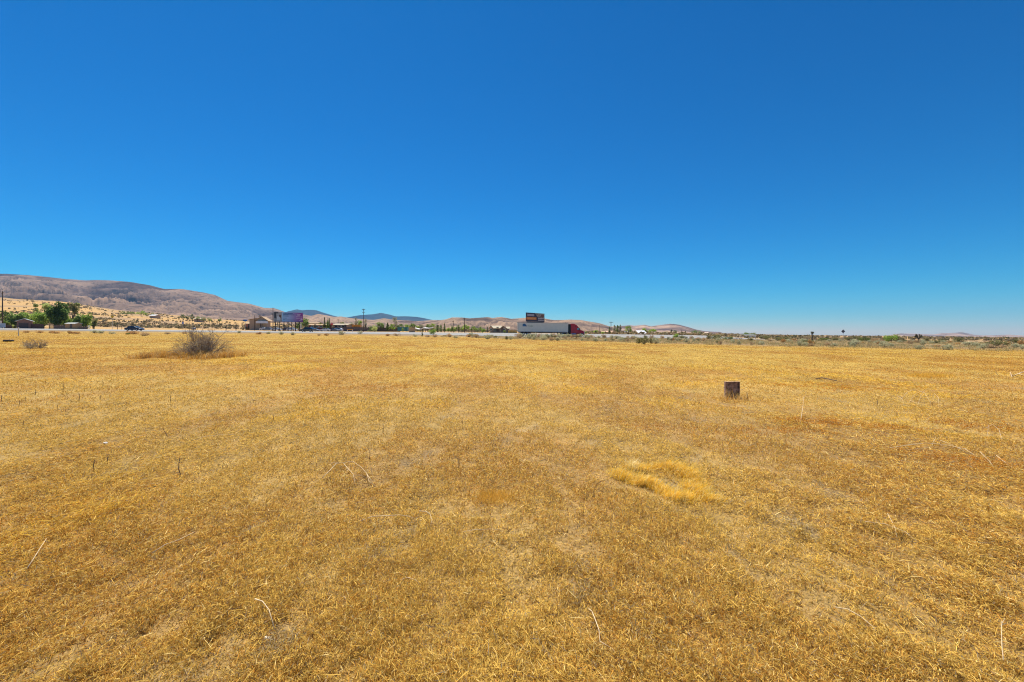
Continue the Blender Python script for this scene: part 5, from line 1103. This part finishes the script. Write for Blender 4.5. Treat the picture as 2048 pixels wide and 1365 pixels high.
def car(name, label, px, Y, paint, heading, L=4.6, Wd=1.8, lower=None, cabin=None, wr=.33, ax=(.9, 3.55), cat='car', rz=0.0, yoff=0.0):
    """side outline with the nose at x = L; heading +1 drives right, -1 left"""
    x = (px - 1024) / F * Y; zz = road_z(x, Y) if ROAD0 < Y < ROAD1 else ground(px, Y).z
    t = thing(name, label, cat, (x, Y, zz), rz + (0 if heading > 0 else math.pi))
    def sh(p): return [(a - L / 2, b) for a, b in p]
    mb = MB(); n = len(lower); hw = Wd / 2
    # body shell: widest at the belt, tucked in at the sill
    V = []; rings = [(-hw * .94, 0), (-hw, 1), (hw, 1), (hw * .94, 0)]
    low = []
    for k in range(2):
        pass
    def arch(cx):
        return [(cx + (wr + .07) * math.cos(a), wr + (wr + .07) * math.sin(a)) for a in [math.pi * (1 - q / 8) for q in range(9)]]
    zs = .22
    bottom = [(.12, zs + .06)] + [(ax[0] - wr - .09, zs)] + arch(ax[0]) + [(ax[0] + wr + .09, zs), (ax[1] - wr - .09, zs)] + arch(ax[1]) + [(ax[1] + wr + .09, zs), (L - .1, zs + .04)]
    poly = bottom + lower[::-1]
    mb.prism(sh(poly), -hw, hw); body = mb.build('body', paint, t, .05, False)
    inset = .16; mb = MB(); q = len(cabin); c0 = [(a - L / 2, -hw + .05, b) if b < cabin[0][1] + .1 else (a - L / 2, -hw + .05 + inset, b) for a, b in cabin]
    V = c0 + [(a, -b, c) for a, b, c in c0]; mb.add(V, [tuple(range(q)), tuple(range(2 * q - 1, q - 1, -1))] + [((i + 1) % q, i, q + i, q + (i + 1) % q) for i in range(q)]); mb.build('cabin', paint, t, .03)
    # windows: slightly proud panes on the sides, windscreen and rear screen
    zb, zt = cabin[0][1], max(b for a, b in cabin)
    cx0, cx1 = cabin[0][0], cabin[-1][0]; tx = [a for a, b in cabin if b > zt - .12]
    r0, r1 = min(tx), max(tx)
    for s in (-1, 1):
        def side(xa, z): f = (z - zb) / (zt - zb); return (xa - L / 2, s * (hw - .05 - inset * min(1, f * 1.05) + .012), z)
        z0, z1 = zb + .05, zt - .11; f0 = .06
        def lerp(a, b, f): return a + (b - a) * f
        xr0, xr1 = lerp(cx0, r0, f0) + .22, lerp(cx0, r0, .85) + .16; xf0, xf1 = lerp(cx1, r1, f0) - .22, lerp(cx1, r1, .85) - .14; mid = (r0 + r1) / 2
        for (a0, a1, b1, b0) in ((xr0, xr1, mid - .06, mid - .06), (mid + .06, mid + .06, xf1, xf0)):
            mb = MB(); P = [side(a0, z0), side(a1, z1), side(b1, z1), side(b0, z0)]; mb.add(P + [(p[0], p[1] - s * .02, p[2]) for p in P], [(0, 1, 2, 3), (7, 6, 5, 4), (0, 1, 5, 4), (1, 2, 6, 5), (2, 3, 7, 6), (3, 0, 4, 7)]); mb.build('side_window', M_GLASS, t)
    for (xa, xb, nm) in ((cx1, r1, 'windshield'), (cx0, r0, 'rear_window')):
        sg = 1 if nm == 'windshield' else -1; mb = MB()
        P = []
        for f, ww in ((.12, hw - .14), (.9, hw - .30)):
            xx = xa + (xb - xa) * f - L / 2 + sg * .02; z = zb + (zt - zb) * f + .015; P += [(xx, -ww, z), (xx, ww, z)]
        P = [P[0], P[1], P[3], P[2]]; mb.add(P + [(p[0] - sg * .03, p[1], p[2]) for p in P], [(0, 1, 2, 3), (7, 6, 5, 4), (0, 1, 5, 4), (1, 2, 6, 5), (2, 3, 7, 6), (3, 0, 4, 7)]); mb.build(nm, M_GLASS, t)
    for xx in ax:
        for s in (-1, 1): wheel(t, xx - L / 2, s * (hw - .1), wr, .21)
    for s in (-1, 1):
        mb = MB(); mb.box((L / 2 - .1, s * (hw - .28), .66), (.22, .42, .16)); mb.build('headlight', M_HEAD, t, .03)
        mb = MB(); mb.box((-L / 2 + .06, s * (hw - .2), .82), (.16, .34, .2)); mb.build('taillight', M_TAIL, t, .03)
        mb = MB(); mb.box((cx1 - L / 2 - .45, s * (hw + .09), zb + .1), (.16, .2, .14)); mb.build('mirror', paint, t, .03)
    return t
P_BLACK = mat('black_car_paint', (.012, .013, .017), .25, .2, 3, 0, .6, .6); P_NAVY = mat('navy_car_paint', (.012, .028, .065), .35, .2, 3, .1, .4, .2); P_WHITE = mat('white_car_paint', (.75, .76, .78), .3, .05, 3, 0, .5, .5); P_GREY = mat('grey_car_paint', (.25, .26, .28), .3, .1, 3, .3, .5, .5); P_MAR = mat('maroon_car_paint', (.10, .035, .05), .3, .1, 3, .1, .5, .5)
HATCH = dict(L=4.65, Wd=1.85, lower=[(.03, .5), (.05, .98), (.9, 1.05), (3.3, 1.0), (3.7, .97), (4.35, .84), (4.58, .7), (4.62, .45)], cabin=[(.18, 1.0), (.75, 1.46), (1.2, 1.58), (2.35, 1.6), (2.75, 1.52), (3.62, .98)])
SEDAN = dict(L=4.95, Wd=1.87, lower=[(.03, .48), (.05, .9), (.7, .98), (3.4, .95), (3.9, .93), (4.6, .8), (4.88, .66), (4.92, .42)], cabin=[(.62, .95), (1.35, 1.36), (1.8, 1.45), (2.6, 1.46), (2.95, 1.40), (3.85, .93)], ax=(1.0, 3.85), wr=.34)
car('hatchback_car', 'black hatchback driving left past the purple billboard', 614.5, 161, P_BLACK, -1, **HATCH)
car('sedan_car', 'dark blue sedan driving right, half hidden by the grass bank', 269, 143, P_NAVY, 1, **SEDAN)
for a in ((529, 226, P_WHITE, 'white car parked before the two storey house', 1), (536, 222, P_GREY, 'grey car parked right of the white one by the house', -1), (553, 214, P_WHITE, 'white car seen between the left billboard posts', 1), (573, 216, P_MAR, 'dark maroon car seen between the middle billboard posts', -1), (584, 214, P_WHITE, 'white car behind the right billboard posts', 1), (628, 205, P_GREY, 'grey car parked before the red ranch building', 1), (650, 206, P_WHITE, 'white car parked by the dark conifer', -1), (669, 208, P_GREY, 'silver car just right of the stop sign', 1), (675.5, 210, P_WHITE, 'white car second to the right of the stop sign', -1)):
    car('parked_car', a[3], a[0], a[1], a[2], a[4], rz=R.uniform(-.3, .3), **(SEDAN if R.random() < .5 else HATCH))['group'] = 'cars parked beyond the road'
def van():
    p = ground(567, 213)
# --- the truck
def truck():
    Y = 144.5; x0 = at(1034.8, 0, Y).x; x1 = at(1135.2, 0, Y).x; xm = (x0 + x1) / 2; zz = road_z(xm, Y); W = 2.6; yf = -W / 2
    rise = math.atan2(road_z(x1, Y) - road_z(x0, Y), x1 - x0)
    t = thing('semi_truck', 'red sleeper cab semi truck pulling a long white box trailer', 'truck', (x0, Y, zz + (road_z(x0, Y) - zz)), 0); t.rotation_euler = (0, -rise, 0)
    Lt = x1 - x0; zt, zb = 4.08, 1.14
    white = mat('white_trailer_skin', (.74, .68, .58), .55, .05, 1.2); grey = mat('trailer_frame', (.22, .22, .23), .6, .15, 3); dark = mat('dark_chassis', (.025, .024, .025), .8, .2, 4)
    mb = MB(); mb.box((Lt / 2, 0, (zt + zb) / 2), (Lt, W, zt - zb))
    for k in range(46):
        mb.box((.9 + (Lt - 1.2) * k / 45, yf - .006, (zt + zb) / 2), (.05, .02, zt - zb - .3)); mb.box((.9 + (Lt - 1.2) * k / 45, -yf + .006, (zt + zb) / 2), (.05, .02, zt - zb - .3))
    tr = mb.build('trailer', white, t)
    mb = MB()
    for s in (-1, 1): mb.box((Lt / 2, s * (W / 2 + .012), zb + .1), (Lt, .05, .2)); mb.box((Lt / 2, s * (W / 2 + .012), zt - .05), (Lt, .05, .1))
    mb.build('rail', mat('trailer_rail', (.42, .41, .40), .6, .1, 3), tr)
    mb = MB(); mb.box((.12, yf - .02, (zt + zb) / 2), (.06, .05, zt - zb)); mb.box((.42, yf - .02, (zt + zb) / 2), (.05, .05, zt - zb)); mb.box((-.03, 0, zt - .06), (.08, W + .08, .14)); mb.build('rear_frame', grey, tr)
    for s in (-1, 1): mb = MB(); mb.box((-.03, s * W * .25, (zt + zb) / 2), (.05, W * .47, zt - zb - .3)); mb.build('rear_door', white, tr)
    mb = MB(); mb.box((Lt * .5, 0, zb - .16), (Lt * .96, 1.1, .28)); mb.box((.15, 0, .62), (.1, 2.3, .12)); mb.box((.15, -.7, .85), (.08, .08, .5)); mb.box((.15, .7, .85), (.08, .08, .5)); mb.box((2.6, 0, .8), (3.4, 1.2, .35)); mb.build('trailer_chassis', dark, t)
    for s in (-1, 1): mb = MB(); mb.box((Lt - 3.2, s * .95, .55), (.14, .14, 1.1)); mb.box((Lt - 3.2, s * .95, .06), (.3, .3, .08)); mb.build('landing_gear', dark, t)
    # logo: blue dome and green word
    logo = MB(); n = 14; pts = [(-1.05, -.26), (1.05, -.26), (1.05, -.02)] + [(-.25 + .95 * math.cos(math.pi * k / n), -.02 + .62 * math.sin(math.pi * k / n)) for k in range(1, n)] + [(-1.05, -.02)]
    logo.prism([(2.25 + a * .62, 3.12 + b) for a, b in pts], yf - .024, yf - .018); logo.build('logo', mat('blue_logo', (.03, .13, .28), .5, .25, 2), tr)
    text_mesh('lettering', 'Freight', .62, mat('green_lettering', (.10, .19, .08), .5, .1, 2), tr, (4.05, yf - .022, 3.02), (math.radians(90), 0, 0), .003)
    # tractor
    red = mat('red_truck_paint', (.50, .010, .016), .35, .12, 1.5, 0, .4, .25); c = Lt + .05
    mb = MB(); hw = 1.22
    def loft(st, nm, m, par=t, bev=.06):
        """st: list of (x, zbottom, ztop, half width bottom, half width top)"""
        mb = MB(); V = []
        for x, a, b, w0, w1 in st: V += [(x, -w0, a), (x, w0, a), (x, w1, b), (x, -w1, b)]
        Fc = [(0, 1, 2, 3), tuple(len(V) - k for k in (1, 2, 3, 4))]
        for i in range(len(st) - 1):
            for k in range(4): Fc.append((i * 4 + k, i * 4 + (k + 1) % 4, (i + 1) * 4 + (k + 1) % 4, (i + 1) * 4 + k))
        mb.add(V, Fc); return mb.build(nm, m, par, bev)
    loft([(c + .03, .95, 3.72, 1.2, 1.1), (c + .78, .95, 3.78, 1.2, 1.1)], 'side_extender', dark)
    cab = loft([(c + .8, .8, 3.86, hw, 1.12), (c + 1.5, .8, 3.9, hw, 1.12), (c + 2.1, .8, 3.78, hw, 1.1), (c + 2.7, .8, 3.42, hw, 1.06), (c + 3.15, .8, 2.98, hw, 1.02), (c + 3.42, .8, 2.62, hw, 1.0), (c + 3.78, .8, 1.98, hw, 1.12)], 'sleeper_cab', red)
    loft([(c + 3.76, .75, 2.0, 1.18, 1.0), (c + 4.4, .7, 1.82, 1.16, .92), (c + 5.0, .62, 1.52, 1.1, .8), (c + 5.22, .6, 1.12, 1.0, .72)], 'hood', red)
    loft([(c + 4.75, .32, .66, 1.2, 1.18), (c + 5.36, .30, .68, 1.02, 1.0)], 'bumper', mat('dark_red_bumper', (.16, .012, .016), .4, .2, 2), t, .04)
    for s in (-1, 1):
        def P(x, z, f): return (c + x, s * (hw - (hw - 1.06) * f + .014), z)
        mb = MB(); q = [P(2.72, 1.98, .42), P(2.78, 2.52, .6), P(3.28, 2.62, .66), P(3.52, 2.32, .55), P(3.6, 1.94, .42)]
        mb.add(q + [(a, b - s * .03, d) for a, b, d in q], [tuple(range(5)), (9, 8, 7, 6, 5)] + [(i, (i + 1) % 5, 5 + (i + 1) % 5, 5 + i) for i in range(5)]); mb.build('side_window', mat('pale_reflecting_glass', (.16, .30, .29), .08, .3, 2, 0, .8), cab)
        mb = MB(); mb.box((c + 2.3, s * (hw - .12), 3.02), (.42, .06, .22)); mb.build('vent', mat('dark_vent', (.06, .01, .02), .6, .2, 3), cab)
        mb = MB(); mb.box((c + 3.5, s * (hw + .2), 2.15), (.16, .22, .7)); mb.tube([(c + 3.4, s * hw, 1.9), (c + 3.5, s * (hw + .2), 1.9)], .025, 5); mb.build('mirror', dark, cab)
        mb = MB(); mb.tube([(c + 1.0, s * 1.0, .62), (c + 2.4, s * 1.0, .62)], .32, 14); mb.build('fuel_tank', M_CHROME, t)
        mb = MB(); mb.box((c + 2.6, s * 1.12, .5), (2.3, .12, .42)); mb.build('side_fairing', red, t, .03)
        mb = MB(); mb.box((c + 5.02, s * .86, .98), (.3, .3, .2)); mb.build('headlight', M_HEAD, t, .03)
    mb = MB(); q = [(c + 3.46, -.88, 2.56), (c + 3.46, .88, 2.56), (c + 3.80, 1.0, 2.02), (c + 3.80, -1.0, 2.02)]; mb.add(q + [(a - .03, b, d - .02) for a, b, d in q], [(0, 1, 2, 3), (7, 6, 5, 4), (0, 1, 5, 4), (1, 2, 6, 5), (2, 3, 7, 6), (3, 0, 4, 7)]); mb.build('windshield', M_GLASS, cab)
    mb = MB(); mb.box((c + .6, 0, .8), (6.2, .9, .3)); mb.box((c + 2.6, 0, .6), (5.0, .9, .2)); mb.build('chassis', dark, t)
    mb = MB(); mb.box((c + 5.27, 0, .98), (.06, 1.1, .5)); mb.build('grille', M_CHROME, t)
    for xx in (1.9, 3.15, Lt - 1.75, Lt - .45): 
        for s in (-1, 1): wheel(t, xx, s * .98, .52, .56)
    for s in (-1, 1): wheel(t, c + 4.35, s * 1.02, .52, .32)
truck()
